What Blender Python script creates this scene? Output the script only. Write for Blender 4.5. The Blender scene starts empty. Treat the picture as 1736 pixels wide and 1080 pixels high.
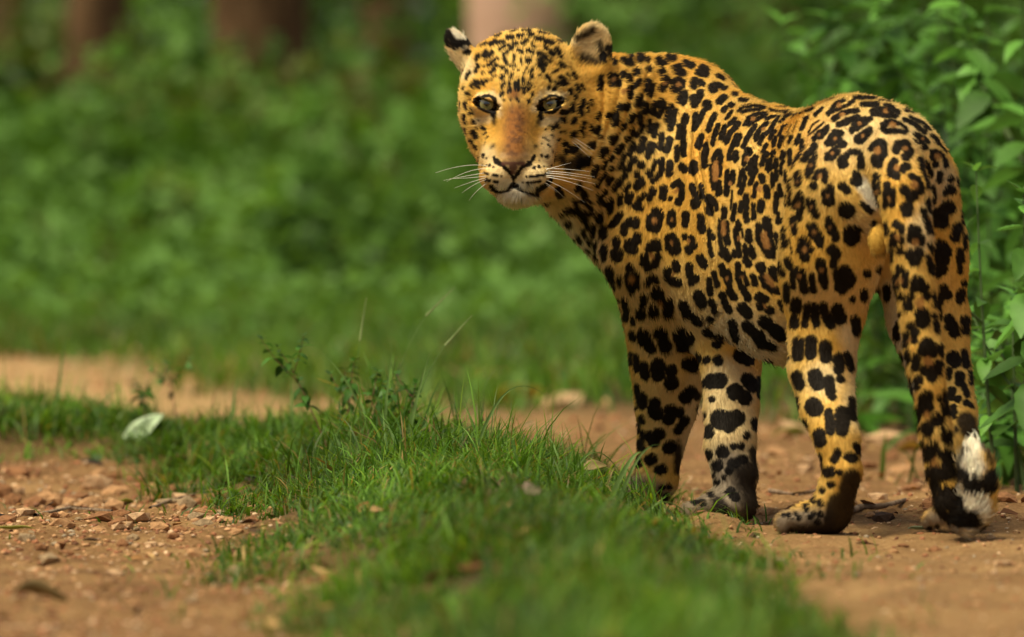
import bpy, bmesh
from mathutils import Vector, Matrix
import math, random
import numpy as np
# ---------------------------------------------------------------- camera numbers (shared by every builder)
FPX, CAM_D, CAM_H = 11648.0, 10.4, 0.5          # focal length in photo pixels, metres to the animal, lens height
CX, CY = 868.0, 540.0
PITCH = math.atan((540 - 333) / FPX)
CAM = np.array([0.0, -CAM_D, CAM_H])
_fw = np.array([0, math.cos(PITCH), -math.sin(PITCH)])
_up = np.array([0, math.sin(PITCH), math.cos(PITCH)])
def at(px, py, Y):
    """the world point seen at photo pixel (px, py) at depth Y"""
    t = (Y + CAM_D) / (math.cos(PITCH) - (py - CY) / FPX * math.sin(PITCH))
    return CAM + t * (_fw + np.array([(px - CX) / FPX, 0, 0]) - (py - CY) / FPX * _up)
def ground_at(px, py, z=0.0):
    d = _fw + np.array([(px - CX) / FPX, 0, 0]) - (py - CY) / FPX * _up
    return CAM + d * ((z - CAM_H) / d[2])
def pxm(Y):
    return FPX / (CAM_D + Y)
def project(V):
    q = np.asarray(V, float) - CAM
    dep = q @ _fw
    return np.stack([CX + FPX * q[..., 0] / dep, CY - FPX * (q @ _up) / dep, dep], -1)
# ---------------------------------------------------------------- 3-D value noise
def hash3(i, j, k, s=0):
    h = (i.astype(np.int64) * 374761393 + j.astype(np.int64) * 668265263 + k.astype(np.int64) * 2147483647 + s * 974634777) & 0xffffffff
    h = ((h ^ (h >> 13)) * 1274126177) & 0xffffffff
    h = (h ^ (h >> 16)) & 0xffffffff
    return h / 4294967295.0
def noise3(P, s=0):
    P = np.asarray(P, float)
    f = np.floor(P).astype(np.int64); t = P - f; t = t * t * (3 - 2 * t)
    r = 0
    for a in (0, 1):
        for b in (0, 1):
            for c in (0, 1):
                w = (t[:, 0] if a else 1 - t[:, 0]) * (t[:, 1] if b else 1 - t[:, 1]) * (t[:, 2] if c else 1 - t[:, 2])
                r = r + w * hash3(f[:, 0] + a, f[:, 1] + b, f[:, 2] + c, s)
    return r * 2 - 1
def fbm3(P, octaves=3, s=0):
    r, a = 0, 1.0
    for o in range(octaves):
        r = r + a * noise3(np.asarray(P) * 2 ** o, s + o); a *= .5
    return r
# ---------------------------------------------------------------- camera, sky, light
SC = bpy.context.scene
COL = SC.collection
cd = bpy.data.cameras.new('camera'); cam = bpy.data.objects.new('camera', cd); COL.objects.link(cam)
cam.location = CAM; cam.rotation_euler = (math.pi / 2 - PITCH, 0, 0)
cd.sensor_width = 36; cd.lens = FPX * 36 / 1736; cd.clip_start = .5; cd.clip_end = 900
cd.dof.use_dof = True; cd.dof.focus_distance = 10.55; cd.dof.aperture_fstop = 4.4
SC.camera = cam
SC.render.engine = 'CYCLES'
SUN_EL, SUN_AZ = math.radians(64), math.radians(-128)      # high soft sun behind the lens, to the left
wd = bpy.data.worlds.new('World'); SC.world = wd; wd.use_nodes = True
nt = wd.node_tree; bgn = nt.nodes['Background']; sky = nt.nodes.new('ShaderNodeTexSky')
sky.sky_type = 'NISHITA'; sky.sun_disc = False; sky.sun_elevation = SUN_EL; sky.sun_rotation = SUN_AZ; sky.air_density = 1.0; sky.dust_density = 4.0
pale = nt.nodes.new('ShaderNodeHueSaturation'); pale.inputs['Saturation'].default_value = .35      # thin cloud: a whiter sky
nt.links.new(sky.outputs[0], pale.inputs['Color']); nt.links.new(pale.outputs[0], bgn.inputs[0]); bgn.inputs[1].default_value = .082
sl = bpy.data.lights.new('sun', 'SUN'); sun = bpy.data.objects.new('sun', sl); COL.objects.link(sun)
sl.energy = 3.4; sl.angle = math.radians(30); sl.color = (1.0, .88, .62)
_sd = Vector((math.sin(SUN_AZ) * math.cos(SUN_EL), math.cos(SUN_AZ) * math.cos(SUN_EL), math.sin(SUN_EL)))
sun.rotation_euler = _sd.to_track_quat('Z', 'Y').to_euler()
vs = SC.view_settings
SC.display_settings.display_device = 'sRGB'; vs.view_transform = 'Standard'; vs.look = 'None'; vs.gamma = 1; vs.use_curve_mapping = False
vs.exposure = .38
SC.cycles.max_bounces = 6; SC.cycles.transparent_max_bounces = 6; SC.cycles.use_denoising = True
# ---------------------------------------------------------------- helpers
def tag(o, label=None, cat=None, group=None, kind=None):
    for k, v in (('label', label), ('category', cat), ('group', group), ('kind', kind)):
        if v:
            o[k] = v
    return o
def link(name, data, parent=None, mat=None):
    o = bpy.data.objects.new(name, data); COL.objects.link(o)
    if parent:
        o.parent = parent
    if mat is not None and hasattr(data, 'materials'):
        data.materials.append(mat)
    return o
def empty(name, loc=(0, 0, 0)):
    o = bpy.data.objects.new(name, None); COL.objects.link(o); o.location = loc; o.empty_display_size = .05
    return o
def mesh_np(name, V, F, smooth=False):
    """mesh from arrays; F is (n, 3) or (n, 4)"""
    V = np.asarray(V, np.float32); F = np.asarray(F, np.int32); k = F.shape[1]
    me = bpy.data.meshes.new(name)
    me.vertices.add(len(V)); me.vertices.foreach_set('co', V.ravel())
    me.loops.add(F.size); me.loops.foreach_set('vertex_index', F.ravel())
    me.polygons.add(len(F)); me.polygons.foreach_set('loop_start', np.arange(0, F.size, k, dtype=np.int32))
    me.polygons.foreach_set('loop_total', np.full(len(F), k, np.int32))
    if smooth:
        me.polygons.foreach_set('use_smooth', np.ones(len(F), bool))
    me.update(calc_edges=True)
    return me
def colour_attr(me, name, col, domain='POINT'):
    a = me.attributes.new(name, 'FLOAT_COLOR', domain)
    a.data.foreach_set('color', np.concatenate([col, np.ones((len(col), 1))], 1).astype(np.float32).ravel())
def mat(name, rough=.8, spec=.3):
    m = bpy.data.materials.new(name); m.use_nodes = True
    b = m.node_tree.nodes['Principled BSDF']; b.inputs['Roughness'].default_value = rough; b.inputs['Specular IOR Level'].default_value = spec
    return m, m.node_tree, b
def node(nt, typ, **kw):
    n = nt.nodes.new(typ)
    for k, v in kw.items():
        if k in n.inputs:
            n.inputs[k].default_value = v
        else:
            setattr(n, k, v)
    return n
def ramp(nt, fac, stops):
    r = nt.nodes.new('ShaderNodeValToRGB'); e = r.color_ramp.elements
    while len(e) < len(stops):
        e.new(.5)
    for q, (p, c) in zip(e, stops):
        q.position = p; q.color = (*c, 1)
    nt.links.new(fac, r.inputs[0])
    return r.outputs[0]
# ---------------------------------------------------------------- the leopard's body as one distance field
UH = np.array([-0.37, 0.93, 0.0]); UH /= np.linalg.norm(UH)       # heading: away from the lens, to the left
UL = np.array([-UH[1], UH[0], 0.0])                               # the animal's left
UZ = np.array([0, 0, 1.0])
PR = []                                                           # primitives
def _unit(v):
    return v / (np.linalg.norm(v) + 1e-12)
def rc(g, p, q, k=.04, flow=None, mode='+'):
    """round cone between two (px, py, Y, r_px)"""
    a, b = at(*p[:3]), at(*q[:3]); ra, rb = p[3] / pxm(p[2]), q[3] / pxm(q[2])
    PR.append(dict(t='rc', g=g, a=a, b=b, ra=ra, rb=rb, k=k, m=mode, c=(a + b) / 2,
                   R=np.linalg.norm(b - a) / 2 + max(ra, rb), flow=_unit(b - a) if flow is None else flow))
def el(g, p, rad, ax=None, k=.04, flow=None, mode='+'):
    """ellipsoid: centre (px, py, Y), radii in metres along the three axes (default heading, left, up)"""
    ax = np.array([UH, UL, UZ]) if ax is None else np.array([_unit(np.array(v, float)) for v in ax])
    PR.append(dict(t='el', g=g, c=at(*p), ax=ax, r=np.array(rad, float), k=k, m=mode, R=max(rad),
                   flow=-UH - .35 * UZ if flow is None else flow))
def chain(g, pts, k=.007):
    for p, q in zip(pts, pts[1:]):
        rc(g, p, q, k)
BACK = _unit(-UH - .3 * UZ)
# torso
el('body', (1470, 287, -.17), (.15, .113, .107), k=.05)
rc('body', (1424, 335, -.24, 89), (1402, 450, -.22, 76), .05)
rc('body', (1548, 318, -.13, 80), (1562, 430, -.14, 74), .05)
rc('body', (1440, 276, -.1, 108), (1325, 312, .12, 122), .06, BACK)
el('body', (1262, 385, .2), (.25, .122, .178), k=.06)
el('body', (1340, 440, .03), (.2, .112, .163), k=.06)
el('body', (1195, 385, .37), (.16, .125, .185), k=.06)
rc('body', (1310, 302, .15, 108), (1165, 195, .40, 82), .04, BACK)
rc('body', (1165, 195, .40, 82), (1110, 180, .42, 84), .04, BACK)
rc('body', (1025, 190, .32, 104), (1132, 228, .42, 120), .05)
rc('body', (945, 265, .25, 76), (1100, 370, .44, 120), .05)
rc('body', (1112, 290, .29, 74), (1108, 420, .30, 88), .03)
rc('body', (1108, 420, .30, 88), (1134, 520, .36, 80), .03)
rc('body', (1128, 330, .275, 55), (1140, 470, .30, 68), .025)
el('body', (1482, 335, -.29), (.06, .05, .06), k=.03)
el('body', (1489, 408, -.335), (.020, .019, .026), k=.016)                                    # under the tail root
# legs: down the limb
chain('lf', [(1127, 470, .34, 82), (1133, 525, .38, 80), (1136, 610, .41, 72), (1129, 690, .44, 55), (1121, 755, .46, 43.5), (1112, 812, .47, 40), (1098, 838, .475, 36)])
chain('rf', [(1225, 470, .36, 78), (1232, 560, .31, 66), (1240, 620, .27, 54), (1239, 690, .22, 50), (1238, 750, .19, 47), (1247, 805, .17, 41.5), (1243, 852, .16, 39)])
chain('lh', [(1408, 430, -.23, 84), (1400, 520, -.2, 71), (1393, 620, -.22, 60), (1402, 690, -.27, 50), (1421, 750, -.33, 41.5), (1428, 800, -.345, 37), (1414, 852, -.335, 39)])
chain('rh', [(1560, 430, -.14, 76), (1574, 540, -.13, 73), (1594, 635, -.16, 56), (1611, 700, -.22, 48), (1620, 750, -.33, 42), (1626, 800, -.345, 38), (1628, 850, -.34, 41)])
def paw(g, heel, toe, w, h):
    """heel pad, instep and four toes, on the ground from heel (px, py, Y) towards toe"""
    a, b = at(*heel), at(*toe); d = _unit((b - a) * np.array([1, 1, 0])); s = np.array([-d[1], d[0], 0])
    def ell(c, rad, k, ax):
        PR.append(dict(t='el', g=g, c=c, ax=np.array(ax), r=np.array(rad, float), k=k, m='+', R=max(rad), flow=d * .7 - UZ * .3))
    L = np.linalg.norm((b - a)[:2])
    ell(a + d * .25 * L + UZ * .004, (.45 * L, w * .46, h * .56), .02, (d, s, UZ))
    ell(a + d * .55 * L + UZ * .002, (.42 * L, w * .52, h * .46), .02, (d, s, UZ))
    for i, o in enumerate((-.39, -.135, .135, .39)):
        f = (.80, .93, .93, .80)[i]
        ell(a + d * f * L + s * o * w - UZ * h * .07, (.024, w * .155, h * .36), .006, (d, s, UZ))
paw('lf', (1110, 838, .48), (1070, 830, .53), .09, .048)
paw('rf', (1255, 864, .13), (1188, 855, .20), .095, .052)
paw('lh', (1412, 884, -.335), (1350, 888, -.26), .092, .056)
paw('rh', (1640, 882, -.335), (1611, 886, -.25), .095, .056)
# tail
TAIL = [(1490, 232, -.22, 50), (1512, 268, -.33, 56), (1533, 330, -.40, 51), (1542, 400, -.425, 45.5), (1550, 480, -.435, 41.5), (1565, 590, -.445, 39), (1574, 655, -.45, 36), (1586, 730, -.45, 33),
        (1597, 800, -.455, 32), (1611, 852, -.465, 32), (1636, 880, -.475, 32), (1655, 860, -.487, 34), (1658, 825, -.49, 36), (1655, 790, -.485, 34), (1650, 768, -.48, 25)]
chain('tail', [(x, y, Y, r - 3) for x, y, Y, r in TAIL], .007)
# head
def H(p, rad, k=.02, ax=((1, 0, 0), (0, 1, 0), (0, 0, 1)), g='head', mode='+'):
    s = pxm(p[2]); el(g, p, (rad[0] / s, rad[1], rad[2] / s), ax, k, np.zeros(3), mode)
def HR(p, q, k=.02, g='head'):
    rc(g, p, q, k, np.zeros(3))
H((888, 152, .268), (111, .105, 106))
H((879, 185, .205), (78, .07, 84), .03)
H((838, 198, .232), (58, .06, 58), .035)
H((950, 210, .238), (60, .06, 68), .035)
HR((843, 215, .19, 32), (848, 270, .12, 35), .03)
HR((915, 215, .19, 34), (905, 270, .125, 37), .03)
HR((848, 318, .13, 22), (828, 248, .205, 30), .03)
HR((912, 322, .14, 28), (962, 282, .24, 50), .03)
H((872, 285, .12), (58, .065, 42), .02)
H((877, 329, .102), (38, .042, 26), .012)
H((842, 300, .082), (35, .037, 29), .012)
H((903, 300, .085), (38, .037, 30), .012)
HR((878, 165, .170, 38), (872, 252, .085, 31), .03)
HR((872, 252, .082, 27), (871, 273, .064, 23), .012)
HR((812, 152, .195, 17), (852, 150, .166, 18), .025)
HR((908, 150, .166, 18), (948, 150, .198, 17), .025)
# lids: a bulge about each eye that the almond opening is cut through
EYES = [(825, 177, .149), (932, 177, .152)]
for sx, e in zip((-1, 1), EYES):
    H((e[0] + sx * 4, e[1], e[2] + .009), (32, .024, 22), .012)
for sx, e in zip((-1, 1), EYES):
    H((e[0] - sx * 1, e[1] + .3, e[2] - .014), (15.5, .032, 3.1), .003, ax=((1, 0, .30 * sx), (0, 1, 0), (-.30 * sx, 0, 1)), mode='-')
# ears
def ear(c, long_axis, normal, w, h, th, hollow):
    l = _unit(np.array(long_axis, float)); n = np.array(normal, float); n = _unit(n - l * (n @ l)); s = np.cross(l, n)
    m = pxm(c[2]); p = at(*c)
    def e(off, rad, k, mode):
        PR.append(dict(t='el', g='head', c=p + off, ax=np.array([s, n, l]), r=np.array(rad), k=k, m=mode, R=max(rad), flow=l * .8))
    e(0, (w / m, th, h / m), .012, '+')
    if hollow:
        e(n * th * hollow + l * .002, (w * .74 / m, th, h * .74 / m), .006, '-')
ear((781, 86, .275), (-.52, .10, .85), (.35, .9, .3), 28, 46, .013, 1.3)
ear((1000, 88, .245), (.25, .12, .95), (.10, -.95, .05), 40, 54, .016, 1.0)

def prim_d(p, X):
    if p['t'] == 'el':
        q = (X - p['c']) @ p['ax'].T
        k0 = np.sqrt(((q / p['r']) ** 2).sum(1)); k1 = np.sqrt(((q / p['r'] ** 2) ** 2).sum(1)) + 1e-9
        return k0 * (k0 - 1) / k1
    ba = p['b'] - p['a']; l2 = ba @ ba; rr = p['ra'] - p['rb']; a2 = l2 - rr * rr; il2 = 1 / l2
    pa = X - p['a']; y = pa @ ba; z = y - l2
    w = pa * l2 - y[:, None] * ba; x2 = (w * w).sum(1); y2 = y * y * l2; z2 = z * z * l2
    kk = np.sign(rr) * rr * rr * x2
    d = (np.sqrt(x2 * a2 * il2) + y * rr) * il2 - p['ra']
    c1 = np.sign(z) * a2 * z2 > kk; d = np.where(c1, np.sqrt(x2 + z2) * il2 - p['rb'], d)
    c2 = (np.sign(y) * a2 * y2 < kk) & ~c1; d = np.where(c2, np.sqrt(x2 + y2) * il2 - p['ra'], d)
    return d
def smin(a, b, k):
    h = np.maximum(k - np.abs(a - b), 0) / k
    return np.minimum(a, b) - h * h * k * .25
GROUPS = ['body', 'head', 'lf', 'rf', 'lh', 'rh', 'tail']
JOIN = dict(head=.03, lf=.02, rf=.04, lh=.04, rh=.04, tail=.025)
INSET = .005                                                      # room for the fur
def field(X, reach=.09):
    D = {g: np.full(len(X), 1.0) for g in GROUPS}
    for p in PR:
        far = np.sqrt(((X - p['c']) ** 2).sum(1)) - p['R']
        m = np.nonzero(far < reach)[0]
        if not len(m):
            continue
        d = prim_d(p, X[m]); g = D[p['g']]
        g[m] = smin(g[m], d, p['k']) if p['m'] == '+' else -smin(-g[m], d, p['k'])
    out = D['body'].copy()
    for g in GROUPS[1:]:
        out = np.minimum(out, smin(D['body'], D[g], JOIN[g]))
    return out + INSET
def skin(step=.002, levels=4):
    lo = np.min([p['c'] - p['R'] for p in PR], 0) - .02; hi = np.max([p['c'] + p['R'] for p in PR], 0) + .02
    size = step * 2 ** levels
    n = np.ceil((hi - lo) / size).astype(int)
    C = np.stack(np.meshgrid(*[np.arange(k) for k in n], indexing='ij'), -1).reshape(-1, 3)
    for L in range(levels + 1):
        s = size / 2 ** L
        d = field(lo + (C + .5) * s, .4 if L == 0 else .12 if L == 1 else .075)
        C = C[np.abs(d) < 1.25 * s]
        if L < levels:
            C = (C[:, None, :] * 2 + np.array([[a, b, c] for a in (0, 1) for b in (0, 1) for c in (0, 1)])).reshape(-1, 3)
    M = n * 2 ** levels + 2
    key = lambda c: ((c[:, 0] + 1) * M[1] + c[:, 1] + 1) * M[2] + c[:, 2] + 1
    off = np.array([[a, b, c] for a in (0, 1) for b in (0, 1) for c in (0, 1)])
    allc = (C[:, None, :] + off).reshape(-1, 3)
    uk, first, inv = np.unique(key(allc), return_index=True, return_inverse=True)
    val = field(lo + allc[first] * step, .06)[inv].reshape(-1, 8)
    act = (val.min(1) < 0) & (val.max(1) >= 0)
    C, val = C[act], val[act]
    acc = np.zeros((len(C), 3)); cnt = np.zeros(len(C))
    for i in range(8):
        for ax in range(3):
            j = i | (4 >> ax)
            if j == i:
                continue
            a, b = val[:, i], val[:, j]; m = (a < 0) != (b < 0)
            t = a[m] / (a[m] - b[m])
            acc[m] += off[i] + t[:, None] * (off[j] - off[i]); cnt[m] += 1
    V = lo + (C + acc / cnt[:, None]) * step
    ck = key(C); order = np.argsort(ck); sk = ck[order]
    def look(c):
        q = key(c); i = np.minimum(np.searchsorted(sk, q), len(sk) - 1)
        return np.where(sk[i] == q, order[i], -1)
    F = []
    for ax in range(3):
        b, c = np.eye(3, dtype=int)[(ax + 1) % 3], np.eye(3, dtype=int)[(ax + 2) % 3]
        s0, s1 = val[:, 0] < 0, val[:, 4 >> ax] < 0
        m = s0 != s1
        q = np.stack([np.nonzero(m)[0], look(C[m] - b), look(C[m] - b - c), look(C[m] - c)], 1)
        q[~s0[m]] = q[~s0[m]][:, ::-1]
        F.append(q[(q >= 0).all(1)])
    F = np.concatenate(F)
    return V, F
def vnormals(V, F):
    n = np.cross(V[F[:, 2]] - V[F[:, 0]], V[F[:, 3]] - V[F[:, 1]])
    N = np.zeros_like(V)
    for i in range(4):
        for a in range(3):
            N[:, a] += np.bincount(F[:, i], n[:, a], len(V))
    return N / (np.linalg.norm(N, axis=1, keepdims=True) + 1e-12)
# ---------------------------------------------------------------- the coat: markings laid on the hide as strokes
# tile origin and enlargement, then strokes "kind radius x y x y ..." (k black, b tan heart of a rosette, d dark brown, and pale/other tints below)
COAT = [
(770, 40, 6.75, """18 250 265 275 262;44 20 270 110 240;34 0 225 190 240;34 -60 110 -30 160;30 -110 90 -100 190 -50 250;40 155 342;22 480 150 530 130;20 650 100 720 75;22 790 85 870 80;14 950 60 1180 70;32 620 170 670 168;30 730 155 780 155;30 860 138 890 140
22 970 100 1080 120;22 1140 120 1210 150;18 1190 85 1260 110;26 930 185 1000 185;30 1040 225 1110 228;25 1190 205 1230 225;20 370 250 480 200;22 430 255 570 212;24 530 300 620 255;16 310 265 360 225;22 800 235 830 200;20 780 240 800 240;18 680 240 720 240
24 650 305 670 290;20 890 250 920 285;22 1030 290 1050 320;20 735 310 775 345;24 840 330 890 345;42 1110 355 1115 355;26 1160 300 1210 390;30 970 355 1080 440;28 965 430 1030 485;26 580 355 610 345;28 350 370 380 340;26 375 410 440 350;24 260 420 290 375
24 400 490 490 420;26 430 570 490 500;22 585 410 600 460;16 690 370 680 440;34 840 430 850 440;16 765 430 770 470;30 1205 470 1230 500;26 955 490 1010 550;26 250 560 275 500;18 325 580 345 570;14 345 500;22 555 525 560 520;22 600 560 605 562
12 620 495 700 490;12 670 530 740 540;18 825 525;20 885 530 890 535;16 850 570 870 575;14 800 570;14 1110 580 1180 540;10 1310 500 1325 535;14 1275 585 1310 630;18 1350 590 1375 630;24 545 640 570 620;18 640 640 650 630;18 665 595 680 590
22 880 640 885 620;13 430 660 450 620 480 610;13 960 610 1000 610;34 1215 630 1255 690;22 1050 620 1090 670;26 1155 690 1210 705;20 550 740 580 690;18 630 720 630 690;20 625 780 640 760;16 700 680 700 760;14 740 650 735 770;16 785 640 790 690
20 840 680 880 720;18 830 740 850 770;18 780 750 795 790;16 545 830 560 800;14 885 810 890 840;14 575 880;14 650 880;18 715 870 745 905;20 845 890 850 905;24 220 720 260 680;20 270 740 310 680;22 345 710 375 660;18 290 740;20 150 640 185 570
20 105 750 120 745;14 140 810 150 800;18 185 800 180 880;22 1080 740;22 1130 750 1140 750;24 1310 780 1320 810;24 1385 720 1405 780;16 1440 710 1470 760;22 1290 860 1300 870;14 1370 830 1380 880;20 1460 880 1465 950;14 1555 880 1560 930
24 1340 930 1340 1010;26 1425 950 1445 1050;16 1515 930 1515 1010;30 1240 1010 1280 1010;14 65 900 65 1010;18 135 910 150 980;16 190 990 200 1040;18 120 1060
16 235 872 310 838 400 825 465 862;20 245 884 290 940 345 995 430 1015 462 1070;17 468 870 474 940 450 1040;16 962 985 990 890 1080 830 1160 828 1250 862;19 1000 965 1045 1015 1120 1015 1185 972 1240 872;26 985 980 980 1080;66 335 908 418 938;66 1050 938 1138 908;22 262 930 300 965;22 1150 985 1208 945"""),
(770, 180, 6.0, """d 24 405 60 410 170;22 400 30 405 80;24 880 40 868 110;d 20 860 120 850 180;22 112 110 125 170;16 110 240 130 280;26 205 265 230 310;14 175 350 230 430;16 170 40 190 80;14 205 150 210 170;14 240 230;10 260 145;16 300 220 310 235;9 320 330 350 310
8 300 400 320 370;10 300 290 330 270;14 290 490 300 510;10 330 530;d 16 385 410 400 400;15 320 600;15 360 605;12 400 620;12 285 600;14 310 680 340 690;13 400 700 440 710;10 480 712;14 330 750 360 755;13 410 765 440 770;22 380 820 430 850
30 1100 70 1140 60;30 1090 140 1105 150;18 1190 20 1190 60;22 1270 20 1275 80;14 1340 20 1345 60;24 1200 170 1220 140;22 1280 250 1310 170;18 1290 310 1305 270;14 1380 200 1375 240;28 1200 300 1210 300;12 1180 270 1220 260;22 1120 370 1130 390
14 1060 340 1050 350;14 1040 180 1050 220;16 1000 220 1005 235;12 960 210;12 930 240;12 1070 270 1080 265;14 1120 265;10 980 300 1010 320;9 900 320 920 330;12 950 390 970 410;10 1000 450 1005 470;8 930 340 960 360;10 890 380;d 16 820 410 830 405
14 885 505;17 940 515;8 865 550;15 815 625;15 860 618;12 910 615;14 950 610;12 990 600;11 735 715;13 770 715 800 715;16 840 710 900 700;13 930 690 960 680;12 980 660;9 700 775;11 740 775 790 775;13 810 770 870 765;7 740 815;7 790 825
34 850 850 930 820;30 960 770 1000 740;26 1130 460 1240 420;d 60 1200 600 1320 560;d 44 1080 540 1150 650;40 1060 870 1080 920;17 600 795 560 844 470 862 400 850;17 610 795 660 844 740 876 850 890;17 430 550 500 605 545 650;17 770 590 700 620 655 660;10 605 740 605 800;5 560 900;5 680 940;5 640 905;5 600 890
n 20 500 582 700 582;n 40 600 620;n 24 602 670;14 402 520 425 575 500 605 560 660 603 735;14 605 735 650 680 690 625 765 595 812 510;11 430 560 470 575;11 750 570 780 560"""),
(1000, 60, 5.4, """22 170 125 205 145;22 240 125 290 140;20 125 185 120 240;22 185 185 220 240;24 300 225 360 260;20 355 180 365 260;22 440 170 445 230;20 440 165 520 220;30 620 220 640 255;20 640 260 680 245;34 720 195 745 205;30 870 250 920 270;16 1020 290 1070 300
24 990 340 1060 350;18 760 295 815 275;26 780 330 845 340;16 95 390 90 490;20 190 370 235 380 230 440 195 440 190 380;b 15 210 405;24 300 360;18 355 380 365 410;12 265 420 268 460;26 420 330 425 345;22 535 310 535 320;22 640 340 660 320
16 415 465 450 415;b 18 310 515;18 520 420 510 500;16 540 420;20 545 540 570 470;30 690 400;26 650 490 700 420;b 12 680 440;20 790 410 850 425 840 460 770 510;20 770 430 760 510;b 18 805 445;28 955 410 950 455;24 1010 430 1020 440
22 870 530 855 610;22 810 590 840 540;24 1010 520 960 640;20 940 560 945 620;28 1060 620 1070 650;18 365 500 370 560;18 370 480 400 470;24 430 630 455 565;24 275 655 340 660;16 350 640 340 670;24 490 640 510 690;20 515 640
22 590 630 580 700;36 650 620 655 640;20 650 690 625 740;18 740 650 695 770;22 770 700 740 850;30 870 750 865 790;20 820 830 815 930;20 855 830 855 1080;22 970 730 955 850;20 1040 690 960 850;14 80 720 60 760;18 165 740 175 730;24 235 720 225 810
24 370 770 395 740;18 455 720 455 790;22 45 880 70 850;16 310 820 305 850;18 390 860 390 900;18 545 780 540 870;16 430 915 480 835;22 600 820 585 910;24 200 940 205 970;14 235 930 230 960;22 345 945;24 490 950 460 1050
20 660 910 645 1030;22 730 950 705 1050;24 550 1020 580 1010;24 560 1000 550 1060;24 390 1000 370 1060;20 290 1020 260 1055;26 110 1065 140 1060;26 15 1010;18 800 1030 800 1070;22 1020 920 1000 1020;18 1060 1000 1050 1070;10 270 890;12 90 930"""),
(940, 240, 5.4, """24 90 20;22 160 80 190 60;14 100 100 140 60;24 330 35 350 20;d 40 230 130 120 230;20 210 230 240 180;22 290 200 310 160;22 430 120 450 100;16 445 240 465 190;16 515 160 525 140;22 580 90 610 50;14 645 110 590 240;20 710 40 690 110
20 800 20 780 80;20 360 310 380 240;14 380 400 460 300;18 515 250;14 640 230 640 260;24 700 190 730 160;20 680 250 700 190;28 795 210;20 755 290 760 310;26 890 50 885 70;20 850 130 890 60;18 970 60 980 20;20 1035 50 1030 80;14 930 180 900 250
20 870 280 880 310;20 985 170 975 280;18 970 290 900 360;26 1055 200 1055 290;20 490 380 510 340;22 550 430 600 360;18 630 330 645 310;18 650 430 680 395;30 755 410 790 370;18 800 340 805 380;30 1000 430 995 500;22 870 520 900 440;24 890 480 910 460
24 740 590 790 600;18 750 560 820 490;20 600 500 600 560;28 670 540 690 490;22 410 540 410 490;22 440 475 455 460;26 470 570 510 550;22 510 600 505 630;24 320 620 310 650;32 400 670 405 710;24 535 750 590 680;26 560 720 600 670;18 520 760
34 440 810 445 850;24 455 780;26 340 780 340 820;24 670 740 640 780 640 830;28 690 730 750 720;28 710 740 740 760;32 880 780;34 930 640;30 965 650 960 690;34 950 740 930 790;30 880 690 870 770;b 22 915 720;26 1060 680 1060 740;36 690 970 720 960
30 760 860 750 900;30 680 920 680 990;34 720 940 760 890;30 570 900 570 930;36 560 1040 590 1040;20 540 1010 610 1010;24 460 960 450 1060;22 375 930 375 1040;20 180 540 190 640;24 30 440 50 500;22 110 720 115 750;20 110 600 130 620;20 240 620 240 680
16 250 450;22 260 470 245 530;18 300 570 310 550;14 270 700 280 780;16 205 850 220 890;14 170 880 190 910;14 280 970 300 990;14 310 880 315 920;14 250 800 260 840;18 60 640;16 220 390 200 440;38 890 950 930 930;26 950 960;34 1050 880 1050 960;30 1070 990"""),
(1120, 240, 5.4, """20 65 30 50 80;20 150 60 145 160;18 210 20 210 120;28 85 210 80 290;28 190 230 215 250;42 290 220 295 260;18 15 200 10 250;30 30 430 30 500;24 120 400 160 370 190 400 190 520;30 160 550;14 85 520;b 20 145 450;26 300 560 310 590;26 330 480 340 560
22 290 410 310 480;22 400 180 415 60;24 400 120 400 220;16 480 170 510 110 540 90;18 545 120 535 300;12 465 220 470 370 490 430;24 525 380 530 470;b 25 500 230 500 330;18 610 280 605 480;18 660 280 655 370;b 12 635 380;20 630 150;24 685 110 685 160
26 800 80 810 100;18 770 120 765 200;14 800 230 790 250;b 18 790 160;14 870 150 850 230 870 260 820 380;14 850 180 820 300;12 740 270 715 400;14 775 330 730 470;18 960 110 925 200;16 990 180 990 250;12 940 80 960 50;20 375 410 385 500;40 440 530 460 550
34 450 620 455 640;14 500 560 510 620;34 370 740 380 800;28 365 690 375 720;30 105 660 105 750;b 9 105 710;30 230 670 225 750;38 80 890 110 880;36 80 960 130 970;30 145 930;b 16 100 920;24 220 870;30 280 890 300 950;30 250 980;b 14 255 910
16 440 820 440 900;24 475 870;16 440 940 470 1040;20 580 620 580 680;14 545 720 545 900 570 1020;16 605 750 605 860;26 605 890 610 920;b 20 575 750 575 830;26 590 1000 615 1060;10 655 450 640 620;14 680 580 660 710;16 735 560 730 630;22 780 500 780 600
20 780 650 785 720;16 710 740 715 800;18 690 800 695 900;18 700 930 720 1040;10 745 800 750 870;b 14 720 880;14 770 950 780 1060;26 925 320 930 350;12 880 380 850 500;14 850 580 850 700;22 965 420 980 500;28 920 560 910 620;b 25 905 430
16 1030 370 1020 300;12 1050 350 1060 200;14 1060 500 1050 640;24 805 830 805 900;24 830 980 845 1040;30 965 720 965 760;24 990 800 1000 860;22 895 770 900 900;24 920 930 980 1020;26 1010 920 1020 1040;20 980 1040;b 26 945 850 970 950;12 670 1000 675 1040;30 360 1065"""),
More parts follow.
